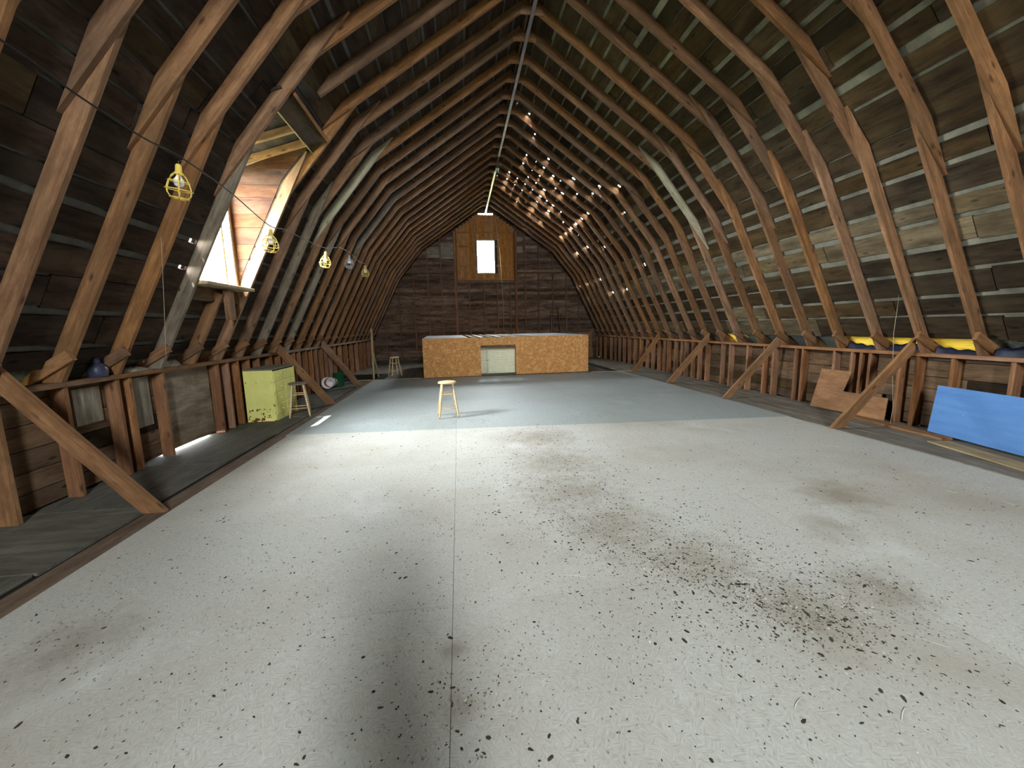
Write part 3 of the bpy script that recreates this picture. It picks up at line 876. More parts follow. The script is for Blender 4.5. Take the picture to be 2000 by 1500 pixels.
# ------------------------------------------------------------------ dormer on the left slope with its window
dm = empty('dormer', (-3.2, 5.93, 2.1)); tag(dm, kind='structure')
XD = -3.20
plo = off_poly(DEP + .005)
cheek = [(XD - .02, 2.02)]
zz = 2.02
cheek = [(XC - half_width(2.02, .145), 2.02), (XC - half_width(3.0, .145), 3.0), (XC - plo[2][0], plo[2][1]), (XC - half_width(4.18, .145), 4.18), (XD - .02, 3.70), (XD - .02, 2.02)]
for yc, nm in ((DORM[1] + .030, 'far'), (DORM[0] - .030, 'near')):
    zb = 2.02; j = 0
    while zb < 4.18:
        h = RN.uniform(.16, .24)
        p = clip(clip(cheek, (0, zb + .002), (0, -1)), (0, zb + h - .002), (0, 1))
        if len(p) >= 3:
            cx = sum(q[0] for q in p) / len(p); cz = sum(q[1] for q in p) / len(p)
            m = Matrix.Translation((cx, yc + RN.uniform(-.003, .003), cz))
            _b('cheek_board', poly_prism([(q[0] - cx, q[1] - cz) for q in p], .02), 'cheek', dm, m)
        zb += h
    sk = clip(cheek, (0, 2.0), (0, -1))
    cx = sum(q[0] for q in sk) / len(sk); cz = sum(q[1] for q in sk) / len(sk); so = 1 if nm == 'far' else -1
    _b('cheek_light_backing', poly_prism([((q[0] - cx) * 1.03, (q[1] - cz) * 1.03) for q in sk], .012), 'skin_out', dm, Matrix.Translation((cx, yc + so * .02, cz)))  # unseen sheet added behind the cheek boards to keep sky light out of gaps
boxw('sill_apron', (XD - .06, DORM[0] - .04, 1.90), (XD + .0, DORM[1] + .04, 2.075), 'siding', dm)
# corner posts, sill, header, shed roof
for yc in (DORM[0] - .005, DORM[1] + .005):
    boxw('corner_post', (XD - .06, yc - .035, 2.0), (XD + .03, yc + .035, 3.70), 'brace', dm)
boxw('window_sill_board', (XD - .06, DORM[0] + .03, 2.075), (-2.955, DORM[1] - .03, 2.115), 'plank_tan', dm)
boxw('sill_block', (-3.13, 5.975, 1.66), (-3.06, 6.115, 2.07), 'brace', dm)
oz = 4.13
hx = XC - half_width(oz, 0.02)
beam('header', (hx - .035, DORM[0] + .0, oz + .0), (hx - .035, DORM[1] - .0, oz + .0), .26, .03, 'board_r', dm, (0.63, 0, -0.77))
beam('header_edge', (hx + .085, DORM[0] + .0, oz + .075), (hx + .085, DORM[1] - .0, oz + .075), .035, .10, 'brace', dm, (0.63, 0, -0.77))
beam('header_bottom_edge', (hx - .125, DORM[0] + .0, oz - .115), (hx - .125, DORM[1] - .0, oz - .115), .012, .04, 'plank_tan', dm, (0.63, 0, -0.77))  # pale strip stands for window light along the header's lower edge
# roof boards of the dormer (slope out and down)
ra, rb = Vector((XC - half_width(4.22, .10) + .02, 0, 4.215)), Vector((-3.33, 0, 3.757))
u = (rb - ra)
nb = 7
for j in range(nb):
    c0 = ra + u * ((j + .5) / nb)
    beam('dormer_roof_board', (c0.x, DORM[0] - .12, c0.z), (c0.x, DORM[1] + .12, c0.z), u.length / nb - .002, .025, 'board_l', dm, (-u.z, 0, u.x), .002)
for yc in (5.93, 6.34):
    beam('dormer_rafter', (ra.x - .12, yc, ra.z - .12), (XD + .0, yc, ra.z - .12 + (rb.z - ra.z) * (ra.x - .12 - XD) / (ra.x - rb.x)), .045, .09, 'rafter', dm)
# window proper, in a vertical plane facing -X
w1 = empty('window_1', (XD, 5.93, 2.11)); tag(w1, kind='structure')
y0, y1, z0, z1 = DORM[0] + .03, DORM[1] - .03, 2.115, 3.64
for a, b in (((y0, z0), (y1, z0 + .04)), ((y0, z1 - .05), (y1, z1)), ((y0, z0 + .04), (y0 + .045, z1 - .05)), ((y1 - .045, z0 + .04), (y1, z1 - .05))):
    boxw('frame', (XD - .05, a[0], a[1]), (XD + .025, b[0], b[1]), 'white_frame', w1)
ym = 6.26
boxw('sash_stile', (XD - .015, ym - .02, z0 + .04), (XD + .012, ym + .02, z1 - .05), 'eave_yellow', w1)
for a, b in ((y0 + .045, ym - .02), (ym + .02, y1 - .045)):
    boxw('pane', (XD - .004, a, z0 + .04), (XD, b, z1 - .05), 'glass', w1, .0005)

# ------------------------------------------------------------------ floor braces of the walls
def brace(s, yv, xf, label, zt=None):
    top = Vector((XC + s * 4.895, yv, (zt or ZP[s]) + .10)); bot = Vector((xf, yv, 0.0))
    d = (top - bot); L = d.length; u = d.normalized(); n = Vector((-u.z, 0, u.x)) if u.x > 0 else Vector((u.z, 0, -u.x))
    if n.z < 0: n = -n
    # side view outline: foot cut level with the floor, head cut plumb against the plate
    W2 = .07
    A = bot + n * 0
    pts3 = [A - n * 0, None]
    ua, na = (u.x, u.z), (n.x, n.z)
    poly = [(-.3, -W2), (L + .3, -W2), (L + .3, W2), (-.3, W2)]          # local (along u, along n)
    def loc(P): return ((P[0] - bot.x) * ua[0] + (P[1]) * ua[1], (P[0] - bot.x) * na[0] + (P[1]) * na[1])
    # floor half plane z>=0.001
    fn = (-(ua[1]), -(na[1]))
    poly = clip(poly, loc((bot.x, 0.002)), fn)
    hn = (s * ua[0], s * na[0])
    poly = clip(poly, loc((XC + s * 4.900, 1.0)), hn)
    me = poly_prism(poly, .042)
    ey = Vector((n.x, 0, n.z)).cross(Vector((u.x, 0, u.z)))
    m = Matrix.Identity(4)
    for i in range(3): m[i][0] = u[i]; m[i][1] = ey[i]; m[i][2] = n[i]; m[i][3] = bot[i]
    o = _b('wall_brace', me, 'brace', None, m)
    tag(o, label, 'brace', 'diagonal wall braces')
    return o
brace(-1, 3.58, -2.60, 'diagonal plank brace on the left wall, beside the dark walkway gap and blue jug')
brace(-1, 8.45, -2.63, 'diagonal plank brace just past the yellow dresser')
brace(-1, 11.05, -2.70, 'diagonal plank brace beside the green bucket')
brace(1, 11.95, 5.43, 'diagonal plank brace on the right wall closest to the strand board platform')
brace(1, 9.45, 5.24, 'diagonal plank brace on the right wall, second from the strand board platform')
brace(1, 7.18, 5.18, 'diagonal plank brace on the right wall, third from the strand board platform')
brace(1, 4.80, 5.14, 'diagonal plank brace in front of the cut brown plywood')

# ------------------------------------------------------------------ hay track under the ridge
ht = empty('hay_track', (XC, 6.3, 6.38)); tag(ht, 'long steel hay track running below the ridge gussets', 'rail')
boxw('rail', (XC - .012, YF + .02, 6.335), (XC + .012, YB - .02, 6.395), 'rail', ht)
boxw('rail_flange', (XC - .03, YF + .02, 6.325), (XC + .03, YB - .02, 6.335), 'rail', ht)
for k in range(-18, 18, 4):
    yy = 7.151 + .61 * k + .30
    boxw('hanger', (XC - .004, yy - .015, 6.395), (XC + .004, yy + .015, 6.605), 'metal_dark', ht)
tr = empty('hay_trolley', (XC, 12.9, 6.2)); tag(tr, 'dark iron hay trolley hanging from the ridge track', 'trolley')
boxw('frame', (XC - .05, 12.72, 6.17), (XC + .05, 13.08, 6.26), 'metal_dark', tr)
for yy in (12.78, 13.02):
    for sx in (-.022, .022):
        o = _b('wheel', lathe_mesh([(0.001, -.007), (.024, -.007), (.024, .0), (.020, .007), (0.001, .007)], 16, False), 'metal_dark', tr, Matrix.Translation((XC + sx, yy, 6.360)) @ Matrix.Rotation(math.pi / 2, 4, 'Y'))
boxw('hook_plate', (XC - .015, 12.85, 6.02), (XC + .015, 12.95, 6.17), 'metal_dark', tr)
rp_ = [(XC + .35, 17.6, 6.0), (XC + .55, 17.75, 4.5), (XC + .62, 17.8, 3.0), (XC + .63, 17.85, 1.3)]
o = add('pull_rope', tube_mesh([rp_], .008), 'rope'); tag(o, 'thin pale rope hanging down the far gable wall', 'rope')

# ------------------------------------------------------------------ strand-board platform
SA = Vector((-1.09, 12.22, 0)); SB = Vector((4.08, 12.42, 0))
ang = math.atan2(SB.y - SA.y, SB.x - SA.x); SW = (SB - SA).length; SD = 3.8; SH = 1.17
st = empty('platform_box', SA, ang); tag(st, 'long low platform box clad in orange strand board with square front opening', 'platform')
SM = world_of(st)
def lb(name, lo, hi, mat, ch=.003, par=None):
    lo, hi = Vector(lo), Vector(hi); d = hi - lo; c = (lo + hi) / 2
    k = max(range(3), key=lambda i: d[i]); ex = Vector((0, 0, 0)); ex[k] = 1
    if k == 2: up, wy, wz = (1, 0, 0), d[1], d[0]
    elif k == 0: up, wy, wz = (0, 0, 1), d[1], d[2]
    else: up, wy, wz = (0, 0, 1), d[0], d[2]
    return _b(name, box_mesh(d[k], wy, wz, ch), mat, par or st, SM @ frame_mtx(c, ex, up))
ox0, ox1, oz1 = 1.73, 2.82, 0.925
lb('front_panel', (0, 0, 0.0), (ox0, .012, SH), 'osb')
lb('front_panel', (ox1, 0, 0.0), (ox1 + 1.22, .012, SH), 'osb')
lb('front_panel', (ox1 + 1.222, 0, 0.0), (SW, .012, SH), 'osb')
lb('header_panel', (ox0 + .001, 0, oz1), (ox1 - .001, .012, SH), 'osb')
lb('side_panel', (0, .013, 0), (.012, SD, SH), 'osb'); lb('side_panel', (SW - .012, .013, 0), (SW, SD, SH), 'osb')
lb('back_panel', (.013, SD, 0), (SW - .013, SD + .012, SH), 'osb')
lb('lintel', (ox0 - .06, .02, oz1 - .085), (ox1 + .06, .06, oz1 + .05), 'gable_stud')
for xx in (ox0 - .045, ox1): lb('jamb', (xx, .02, 0), (xx + .045, .11, oz1 - .086), 'brace')
lb('inner_floor', (.02, .02, .002), (SW - .02, SD - .01, .012), 'plank')
for k in range(14):
    xx = .05 + k * (SW - .14) / 13
    lb('joist', (xx, .03, SH - .095), (xx + .045, SD - .02, SH - .004), 'rafter_pale')
# corrugated sheet behind the opening
cs = []
nrib = 11; zb = .02; zt = .82
prof = []
for j in range(nrib):
    a = zb + (zt - zb) * j / nrib; hgt = (zt - zb) / nrib
    prof += [(0.0, a), (0.0, a + hgt * .70), (-.016, a + hgt * .78), (-.016, a + hgt * .92)]
prof.append((0.0, zt))
x0, x1 = ox0 - .2, ox1 + .25
vs, fs = [], []
for xx in (x0, x1):
    for (d, zz_) in prof: vs.append((xx, .40 + d, zz_))
for xx in (x0, x1):
    for (d, zz_) in prof: vs.append((xx, .402 + d, zz_))
n = len(prof)
for j in range(n - 1): fs.append((j, j + 1, n + j + 1, n + j))
for j in range(n - 1): fs.append((2 * n + j, 3 * n + j, 3 * n + j + 1, 2 * n + j + 1))
me = bpy.data.meshes.new('corrugated'); me.from_pydata(vs, [], fs); me.update()
_b('metal_sheet', me, 'metal_cream', st, SM)
_b('pipe', tube_mesh([[(ox0 + .235, .36, .0), (ox0 + .235, .36, .80)]], .024, 10), 'metal_cream', st, SM)
lb('pipe_clamp', (ox0 + .20, .33, .43), (ox0 + .27, .40, .455), 'galv')
# what lies on top
lb('top_sheet', (.02, .03, SH - .003), (1.35, SD - .03, SH + .008), 'galv')
lb('top_sheet', (3.35, .03, SH - .003), (SW - .03, SD - .03, SH + .008), 'galv')
for k in range(7):
    xx = 1.45 + k * .27
    lb('top_slat', (xx, .03, SH - .003), (xx + .12, SD - .03, SH + .012), 'galv' if k % 2 else 'rafter_pale')

# ------------------------------------------------------------------ stools
def make_stool():
    r = empty('bar_stool')
    hgt = .605
    seat = lathe_mesh([(.001, .570), (.135, .570), (.150, .575), (.155, .588), (.150, .600), (.130, .605), (.001, .605)], 28, False)
    _b('seat', seat, 'stool', r, Matrix.Identity(4))
    tops = [(sx * .085, sy * .085) for sx, sy in ((1, 1), (-1, 1), (-1, -1), (1, -1))]
    bots = [(sx * .160, sy * .160) for sx, sy in ((1, 1), (-1, 1), (-1, -1), (1, -1))]
    leg = lathe_mesh([(.012, 0), (.0165, .05), (.019, .30), (.017, .45), (.015, .594)], 10)
    for (tx, ty), (bx, by) in zip(tops, bots):
        d = Vector((tx - bx, ty - by, .575))
        m = Matrix.Translation((bx, by, 0)) @ Vector((0, 0, 1)).rotation_difference(d.normalized()).to_matrix().to_4x4()
        _b('leg', leg, 'stool', r, m)
    for zz_, pairs in ((.16, ((0, 1), (2, 3))), (.20, ((1, 2), (3, 0))), (.40, ((0, 1), (2, 3))), (.43, ((1, 2), (3, 0)))):
        f = zz_ / .575
        for a, b in pairs:
            pa = Vector((bots[a][0] + (tops[a][0] - bots[a][0]) * f, bots[a][1] + (tops[a][1] - bots[a][1]) * f, zz_))
            pb = Vector((bots[b][0] + (tops[b][0] - bots[b][0]) * f, bots[b][1] + (tops[b][1] - bots[b][1]) * f, zz_))
            _b('rung', tube_mesh([[pa, pb]], .0085, 8), 'stool', r, Matrix.Identity(4))
    return r
def copy_tree(o, parent=None):
    c = o.copy(); COL.objects.link(c); c.parent = parent
    for ch in list(o.children): copy_tree(ch, c)
    return c
stool = make_stool()
stool.location = (-0.23, 6.78, -0.006); stool.rotation_euler = (0, 0, 0.10)
tag(stool, 'pale wooden round-seat bar stool standing alone on the open floor', 'stool', 'wooden bar stools')
s2 = copy_tree(stool); s2.location = (-2.865, 7.47, -0.018); s2.rotation_euler = (0, 0, 0.30)
s2['label'] = 'wooden bar stool with dusty grey seat in front of the yellow dresser'
for ch in s2.children:
    if ch.name.startswith('seat'):
        ch.material_slots[0].link = 'OBJECT'; ch.material_slots[0].material = M['rafter_grey']
s3 = copy_tree(stool); s3.location = (-2.09, 13.25, -0.014); s3.rotation_euler = (0, 0, 0.55)
s3['label'] = 'wooden bar stool in the dark beside the platform and stairwell'

# ------------------------------------------------------------------ dresser
ds = empty('dresser', (-3.575, 7.12, -0.018)); tag(ds, 'chartreuse yellow painted chest of drawers with chipped paint', 'dresser')
DMX = world_of(ds)
DWd, DDp, DH = 0.90, 0.46, 0.89        # along Y, along X, height
def db(name, lo, hi, mat, par=ds, ch=.003):
    """Box in the dresser's own frame; object origin at the dresser origin so paint wear follows the height."""
    lo, hi = Vector(lo), Vector(hi)
    bm = bmesh.new(); bmesh.ops.create_cube(bm, size=1)
    for v in bm.verts: v.co = Vector([lo[i] + (v.co[i] + .5) * (hi[i] - lo[i]) for i in range(3)])
    bmesh.ops.bevel(bm, geom=bm.edges[:], offset=ch, segments=1, affect='EDGES')
    me = bpy.data.meshes.new(name); bm.to_mesh(me); bm.free()
    return _b(name, me, mat, par, DMX)
db('side_panel', (0, 0, 0), (DDp, .02, DH - .025), 'lime_chip'); db('side_panel', (0, DWd - .02, 0), (DDp, DWd, DH - .025), 'lime_chip')
db('back_panel', (0, .021, .03), (.012, DWd - .021, DH - .026), 'lime')
db('top', (-.005, -.008, DH - .024), (DDp + .012, DWd + .008, DH), 'rafter_grey')
db('base_rail', (DDp - .02, .021, 0), (DDp, DWd - .021, .085), 'lime')
db('carcass', (.013, .021, .05), (DDp - .03, DWd - .021, DH - .03), 'pit')
rowsz = [(.665, .845), (.475, .655), (.285, .465), (.095, .275)]
cols = [[(0, 1 / 3), (1 / 3, 2 / 3), (2 / 3, 1)], [(0, .5), (.5, 1)], [(0, .5), (.5, 1)], [(0, .5), (.5, 1)]]
knob = lathe_mesh([(.001, 0), (.007, 0), (.006, .012), (.013, .017), (.014, .024), (.009, .030), (.001, .031)], 12, False)
for (z0, z1), cs_ in zip(rowsz, cols):
    for a, b in cs_:
        ya, yb = .025 + a * (DWd - .05), .025 + b * (DWd - .05)
        d = db('drawer', (DDp - .028, ya + .006, z0), (DDp + .006, yb - .006, z1), 'lime', ds, .005)
        _b('knob', knob, 'lime', d, DMX @ Matrix.Translation((DDp + .006, (ya + yb) / 2, (z0 + z1) / 2)) @ Matrix.Rotation(math.pi / 2, 4, 'Y'))
    db('divider_rail', (DDp - .026, .021, z0 - .012), (DDp, DWd - .021, z0 - .004), 'lime')

# ------------------------------------------------------------------ buckets
gb = empty('green_bucket', (-3.27, 11.30, -0.018)); tag(gb, 'dark green plastic bucket standing upright by the left wall', 'bucket')
_b('body', lathe_mesh([(.12, 0), (.125, .02), (.145, .34), (.152, .345), (.152, .36), (.14, .36), (.115, .02), (.001, .02)], 28, True), 'green', gb, world_of(gb))
_b('handle', tube_mesh([[(.150 * math.cos(t), .02 + .03 * math.sin(t), .335 - .11 * math.sin(t)) for t in [math.pi * k / 12 for k in range(13)]]], .004), 'metal_dark', gb, world_of(gb))
_b('rim_band', lathe_mesh([(.1535, .300), (.1575, .302), (.1575, .312), (.1535, .314)], 28, False), 'green', gb, world_of(gb))
wb = empty('white_bucket', (-3.36, 11.05, 0.135)); wb.rotation_euler = (0, 0, 0)
tag(wb, 'white bucket with a red band lying on its side next to the green bucket', 'bucket')
WBM = Matrix.Translation((-3.36, 11.08, 0.126)) @ Vector((0, 0, 1)).rotation_difference(Vector((-0.10, -0.99, 0.055)).normalized()).to_matrix().to_4x4()
_b('body', lathe_mesh([(.12, 0), (.125, .02), (.142, .34), (.150, .345), (.150, .36), (.138, .36), (.115, .02), (.001, .02)], 28, True), 'bucket', wb, WBM)
_b('handle', tube_mesh([[(.148 * math.cos(t), .02 + .03 * math.sin(t), .335 - .10 * math.sin(t)) for t in [math.pi * k / 12 for k in range(13)]]], .004), 'metal_dark', wb, WBM)

# ------------------------------------------------------------------ jug on the left plate
jg = empty('ceramic_jug', (-3.615, 4.52, 1.08)); tag(jg, 'squat dark blue stoneware jug standing on the left wall plate', 'jug')
_b('body', lathe_mesh([(.070, 0), (.076, .008), (.081, .04), (.081, .075), (.072, .105), (.052, .128), (.036, .137)], 28), 'blue_jug', jg, world_of(jg))
_b('neck', lathe_mesh([(.034, .137), (.030, .150), (.031, .165), (.036, .172)], 20), 'blue_jug', jg, world_of(jg))
_b('stopper', lathe_mesh([(.026, .172), (.027, .185), (.020, .192)], 16), 'blue_jug', jg, world_of(jg))
_b('handle', tube_mesh([[(.0, .036 + .030 * math.sin(t), .120 + .03 * math.cos(t)) for t in [math.pi * k / 10 for k in range(11)]]], .007, 8), 'blue_jug', jg, world_of(jg))

# ------------------------------------------------------------------ caged string lamps and their cord
XCd = -2.0
cord_pts = [(0.2, 1.30), (1.2, 1.33), (2.30, 1.34), (2.66, 1.30), (3.12, 1.27), (3.44, 1.285), (4.06, 1.24), (4.88, 1.14), (5.35, 1.20), (6.05, 1.21), (6.76, 1.25), (7.6, 1.41), (8.52, 1.44), (8.95, 1.39), (9.51, 1.43)]
def cspline(pts, n=6):
    out = []
    for i in range(len(pts) - 1):
        p0 = pts[max(i - 1, 0)]; p1 = pts[i]; p2 = pts[i + 1]; p3 = pts[min(i + 2, len(pts) - 1)]
        for k in range(n):
            t = k / n
            out.append(tuple(0.5 * (2 * p1[j] + (p2[j] - p0[j]) * t + (2 * p0[j] - 5 * p1[j] + 4 * p2[j] - p3[j]) * t * t + (3 * p1[j] - p0[j] - 3 * p2[j] + p3[j]) * t ** 3) for j in range(len(p1))))
    out.append(pts[-1]); return out
cp = [(XCd + .02 * math.sin(y * 2), y, CAM_Z + z) for y, z in cspline(cord_pts)]
cord = add('lamp_cord', tube_mesh([cp], .0055), 'black'); tag(cord, 'dark lamp cord strung along the left rafters', 'cord')
def make_lamp():
    r = empty('cage_lamp')
    _b('socket', lathe_mesh([(.012, .0), (.020, -.01), (.022, -.055), (.030, -.062), (.030, -.074), (.001, -.075)], 14, True), 'yellow', r, Matrix.Identity(4))
    _b('hook', tube_mesh([[(0, 0, -.002), (0, 0, .02), (.012, 0, .034), (.018, 0, .024)]], .003), 'metal_dark', r, Matrix.Identity(4))
    _b('bulb', lathe_mesh([(.014, -.074), (.016, -.085), (.032, -.110), (.034, -.130), (.026, -.152), (.001, -.160)], 16, False), 'bulb', r, Matrix.Identity(4))
    prof = [(.030, -.068), (.050, -.090), (.070, -.130), (.082, -.170), (.080, -.205), (.062, -.232), (.030, -.246), (.0, -.248)]
    paths = []
    for k in range(6):
        a = math.pi * k / 3
        paths.append([(q * math.cos(a), q * math.sin(a), zz_) for q, zz_ in prof])
    cg = _b('cage_wire', tube_mesh(paths, .0042, 6), 'yellow', r, Matrix.Identity(4))
    for rr, zz_ in ((.0655, -.122), (.083, -.180), (.058, -.236)):
        _b('cage_ring', tube_mesh([[(rr * math.cos(t), rr * math.sin(t), zz_) for t in [2 * math.pi * k / 20 for k in range(20)]]], .0042, 6, True), 'yellow', r, Matrix.Identity(4))
    return r
lamp = make_lamp()
spots = [((-2.0, 3.45, CAM_Z + 1.265), (.10, .16), 'yellow caged string lamp hanging over the cut of the dark left roof boards', 1.0),
         ((-2.0, 4.90, CAM_Z + 1.135), (-.05, .12), 'yellow caged string lamp hanging in front of the bright dormer', 1.0),
         ((-2.0, 6.78, CAM_Z + 1.235), (.06, .1), 'yellow caged string lamp hanging just past the dormer', 1.0),
         ((-2.0, 8.20, CAM_Z + 1.42), (.0, .2), 'clear caged string lamp, second last on the cord', .9),
         ((-2.0, 9.50, CAM_Z + 1.42), (.05, .1), 'yellow caged string lamp at the far end of the cord', 1.0)]
for k, (p, (rx, ry), lab, scl) in enumerate(spots):
    o = lamp if k == 0 else copy_tree(lamp)
    o.location = (p[0], p[1], p[2] - .034); o.rotation_euler = (rx, ry, k * .5)
    tag(o, lab, 'lamp', 'caged lamps on the cord')
    if k == 3:
        for ch in o.children:
            if ch.name.startswith(('cage', 'socket')):
                ch.material_slots[0].link = 'OBJECT'; ch.material_slots[0].material = M['galv']
# loose strings
o = add('twine', tube_mesh([[(6.02, 4.90, 2.05), (6.03, 4.90, 1.65), (5.99, 4.88, 1.30), (6.0, 4.84, .7), (6.02, 4.80, .25), (5.98, 4.78, .02)]], .003), 'rope')
tag(o, 'thin straw-coloured twine hanging by the right wall brace', 'string')
o = add('string', tube_mesh([[(-2.9, 4.58, 2.45), (-2.93, 4.55, 1.9), (-2.96, 4.50, 1.25)]], .002), 'rope')
tag(o, 'thin grey string hanging from the left rafters above the jug', 'string')

# ------------------------------------------------------------------ boards leaning and lying on the right
def leaning(name, pts, mat, label, cat, th=.012):
    """Flat sheet through given world corners (first three fix the plane), outline kept, real thickness behind."""
    P = [Vector(p) for p in pts]
    ex = (P[1] - P[0]).normalized(); nz = ex.cross(P[2] - P[0]).normalized(); ez = nz.cross(ex)
    loc = [((p - P[0]).dot(ex), (p - P[0]).dot(ez)) for p in P]
    me = poly_prism(loc, th)
    ey = ez.cross(ex); m = Matrix.Identity(4)
    for i in range(3): m[i][0] = ex[i]; m[i][1] = ey[i]; m[i][2] = ez[i]; m[i][3] = P[0][i]
    o = _b(name, me, mat, None, m); tag(o, label, cat); return o
bx = lambda z_, y_: 6.12 - (4.40 - y_) * .178
leaning('blue_board', [(6.09, 4.40, .012), (5.80, 2.75, .012), (5.92, 2.80, .61), (6.215, 4.43, .61)], 'blue', 'bright blue painted sheet leaning on the right wall studs', 'board')
leaning('plywood_offcut', [(6.06, 6.17, .010), (6.12, 4.98, .010), (6.195, 5.02, .335), (6.155, 5.68, .335), (6.225, 5.64, .66), (6.20, 6.16, .66)], 'ply_brown',
        'brown L-shaped plywood offcut leaning on the right wall studs', 'board')
o = beam('loose_plank', (5.98, 5.35, 0.008), (5.90, 4.05, 0.008), .15, .035, 'brace', None); tag(o, 'reddish plank lying along the base of the right wall', 'plank')
o = beam('loose_plank', (5.73, 4.02, -0.002), (5.42, 2.60, -0.002), .25, .018, 'plank_tan', None); tag(o, 'pale tan board lying flat below the blue sheet', 'plank')
# tarp scraps tucked behind the right plate, one in each bay between rafter feet
def tarp_scrap(ya, yb, label):
    vs, fs = [], []
    N = 14
    for k in range(N + 1):
        y_ = ya + k * (yb - ya) / N
        h = .088 + .03 * math.sin(y_ * 5.5) + .010 * math.sin(y_ * 37)
        xo = XC + 5.00 + .01 * math.sin(y_ * 17)
        for a, zz_ in ((0, 1.021), (.012, 1.021 + h * .6), (.028, 1.021 + h), (.045, 1.021 + h * .5), (.055, 1.021)):
            vs.append((xo + a, y_, zz_))
    for k in range(N):
        for j in range(4): fs.append((k * 5 + j, k * 5 + j + 1, k * 5 + j + 6, k * 5 + j + 5))
    me = bpy.data.meshes.new('tarp'); me.from_pydata(vs, [], fs); me.update()
    for p in me.polygons: p.use_smooth = True
    o = add('tarp_scrap', me, 'tarp'); tag(o, label, 'tarp', 'tarp scraps along the right plate')
for k in range(-7, -2):
    ya = 7.151 + .61 * k
    tarp_scrap(ya + .045, ya + .61 - .10, 'crumpled navy tarp scrap tucked between rafter feet on the right wall plate')

# chaff heaps on the left plate
def heap(name, c, lx, ly, h, label):
    vs, fs = [], []; N1, N2 = 14, 6
    for i in range(N1 + 1):
        for j in range(N2 + 1):
            u, v = i / N1 * 2 - 1, j / N2 * 2 - 1
            zz_ = max(0, 1 - u * u) * max(0, 1 - v * v)
            vs.append((c[0] + v * lx, c[1] + u * ly, c[2] + h * zz_ ** .6 * RN.uniform(.7, 1.15)))
    for i in range(N1):
        for j in range(N2):
            a = i * (N2 + 1) + j; fs.append((a, a + 1, a + N2 + 2, a + N2 + 1))
    me = bpy.data.meshes.new(name); me.from_pydata(vs, [], fs); me.update()
    for p in me.polygons: p.use_smooth = True
    o = add(name, me, 'hay'); tag(o, label, 'debris'); return o
heap('chaff_heap', (-3.66, 5.02, 1.08), .05, .21, .06, 'small pale chaff heap on the left plate just past the jug')
heap('chaff_heap', (-3.67, 5.58, 1.08), .05, .21, .11, 'larger pale chaff heap on the left plate below the dormer')

# ------------------------------------------------------------------ stairwell post, ladder, sheet by the gable
pt = empty('stair_post', (-2.60, 12.50, -0.014)); tag(pt, 'slim bare wooden post with a prop beside the stairwell', 'post')
beam('post', (-2.60, 12.50, -0.014), (-2.58, 12.50, 1.50), .05, .05, 'plank_tan', pt, (1, 0, 0))
beam('prop', (-2.57, 13.08, -0.014), (-2.585, 12.55, .78), .03, .045, 'plank_tan', pt, (1, 0, 0))
ld = empty('step_ladder', (4.36, 17.75, -0.014)); tag(ld, 'old dark wooden step ladder standing against the far gable wall', 'ladder')
for sx in (-1, 1):
    beam('rail', (4.36 + sx * .26, 17.55, -.012), (4.30 + sx * .15, 17.98, 2.33), .03, .07, 'siding', ld, (0, 1, 0))
for k in range(7):
    f = .09 + k * .145
    yy = 17.55 + .43 * f; zz_ = 2.34 * f; hw = .26 - .11 * f; cx = 4.36 - .06 * f
    boxw('step', (cx - hw + .016, yy - .045, zz_ - .012), (cx + hw - .016, yy + .045, zz_ + .012), 'siding', ld)
leaning('plywood_sheet', [(4.55, 17.72, -.008), (6.05, 17.72, -.008), (6.05, 17.98, 1.12), (4.55, 17.98, 1.12)], 'ply_brown', 'brown plywood sheet leaning on the far gable beyond the platform', 'board')
o = beam('loose_beam', (3.6, 17.62, 1.19), (5.6, 17.62, 1.19), .06, .14, 'stud'); 
bpy.data.objects.remove(o)

# ------------------------------------------------------------------ litter on the floor
def scatter(name, n, pick, size, mat, label, flat=.35, cat='debris'):
    vs, fs = [], []
    for _ in range(n):
        x, y = pick()
        if not (-2.45 < x < 5.0 and 0.9 < y < 11.8): continue
        zf = 0.0 if y < end_y(x) else -0.006
        r = size() ; a = RN.uniform(0, math.pi); el = RN.uniform(1.0, 2.4); b = len(vs)
        m = 6
        ph = [RN.uniform(.7, 1.25) for _ in range(m)]
        for k in range(m):
            t = 2 * math.pi * k / m; px, py = r * el * ph[k] * math.cos(t), r * ph[k] * math.sin(t)
            vs.append((x + px * math.cos(a) - py * math.sin(a), y + px * math.sin(a) + py * math.cos(a), zf + .0004))
        vs.append((x, y, zf + .0004 + r * flat))
        for k in range(m): fs.append((b + k, b + (k + 1) % m, b + m))
    me = bpy.data.meshes.new(name); me.from_pydata(vs, [], fs); me.update()
    o = add(name, me, mat); tag(o, label, cat, kind='stuff'); return o
def pick_any():
    return RN.uniform(-2.4, 4.9), 1.0 + 7.5 * RN.random() ** 1.15
def pick_band():
    t = RN.random()
    pth = [(1.05, 5.9), (1.0, 4.4), (0.95, 3.4), (1.15, 2.6), (1.6, 2.0), (1.75, 1.5)]
    f = t * (len(pth) - 1); i = min(int(f), len(pth) - 2); f -= i
    sp = .35 + .25 * (1 - t)
    return pth[i][0] + (pth[i + 1][0] - pth[i][0]) * f + RN.gauss(0, sp), pth[i][1] + (pth[i + 1][1] - pth[i][1]) * f + RN.gauss(0, .25)
def pick_clump():
    c = RN.choice([(1.62, 1.72), (1.55, 1.85), (1.7, 1.6), (1.1, 2.25), (-.06, 1.45), (2.3, 1.85), (.75, 2.75), (2.0, 1.7), (1.3, 2.1), (0.2, 6.4), (1.3, 5.2)])
    return c[0] + RN.gauss(0, .14), c[1] + RN.gauss(0, .12)
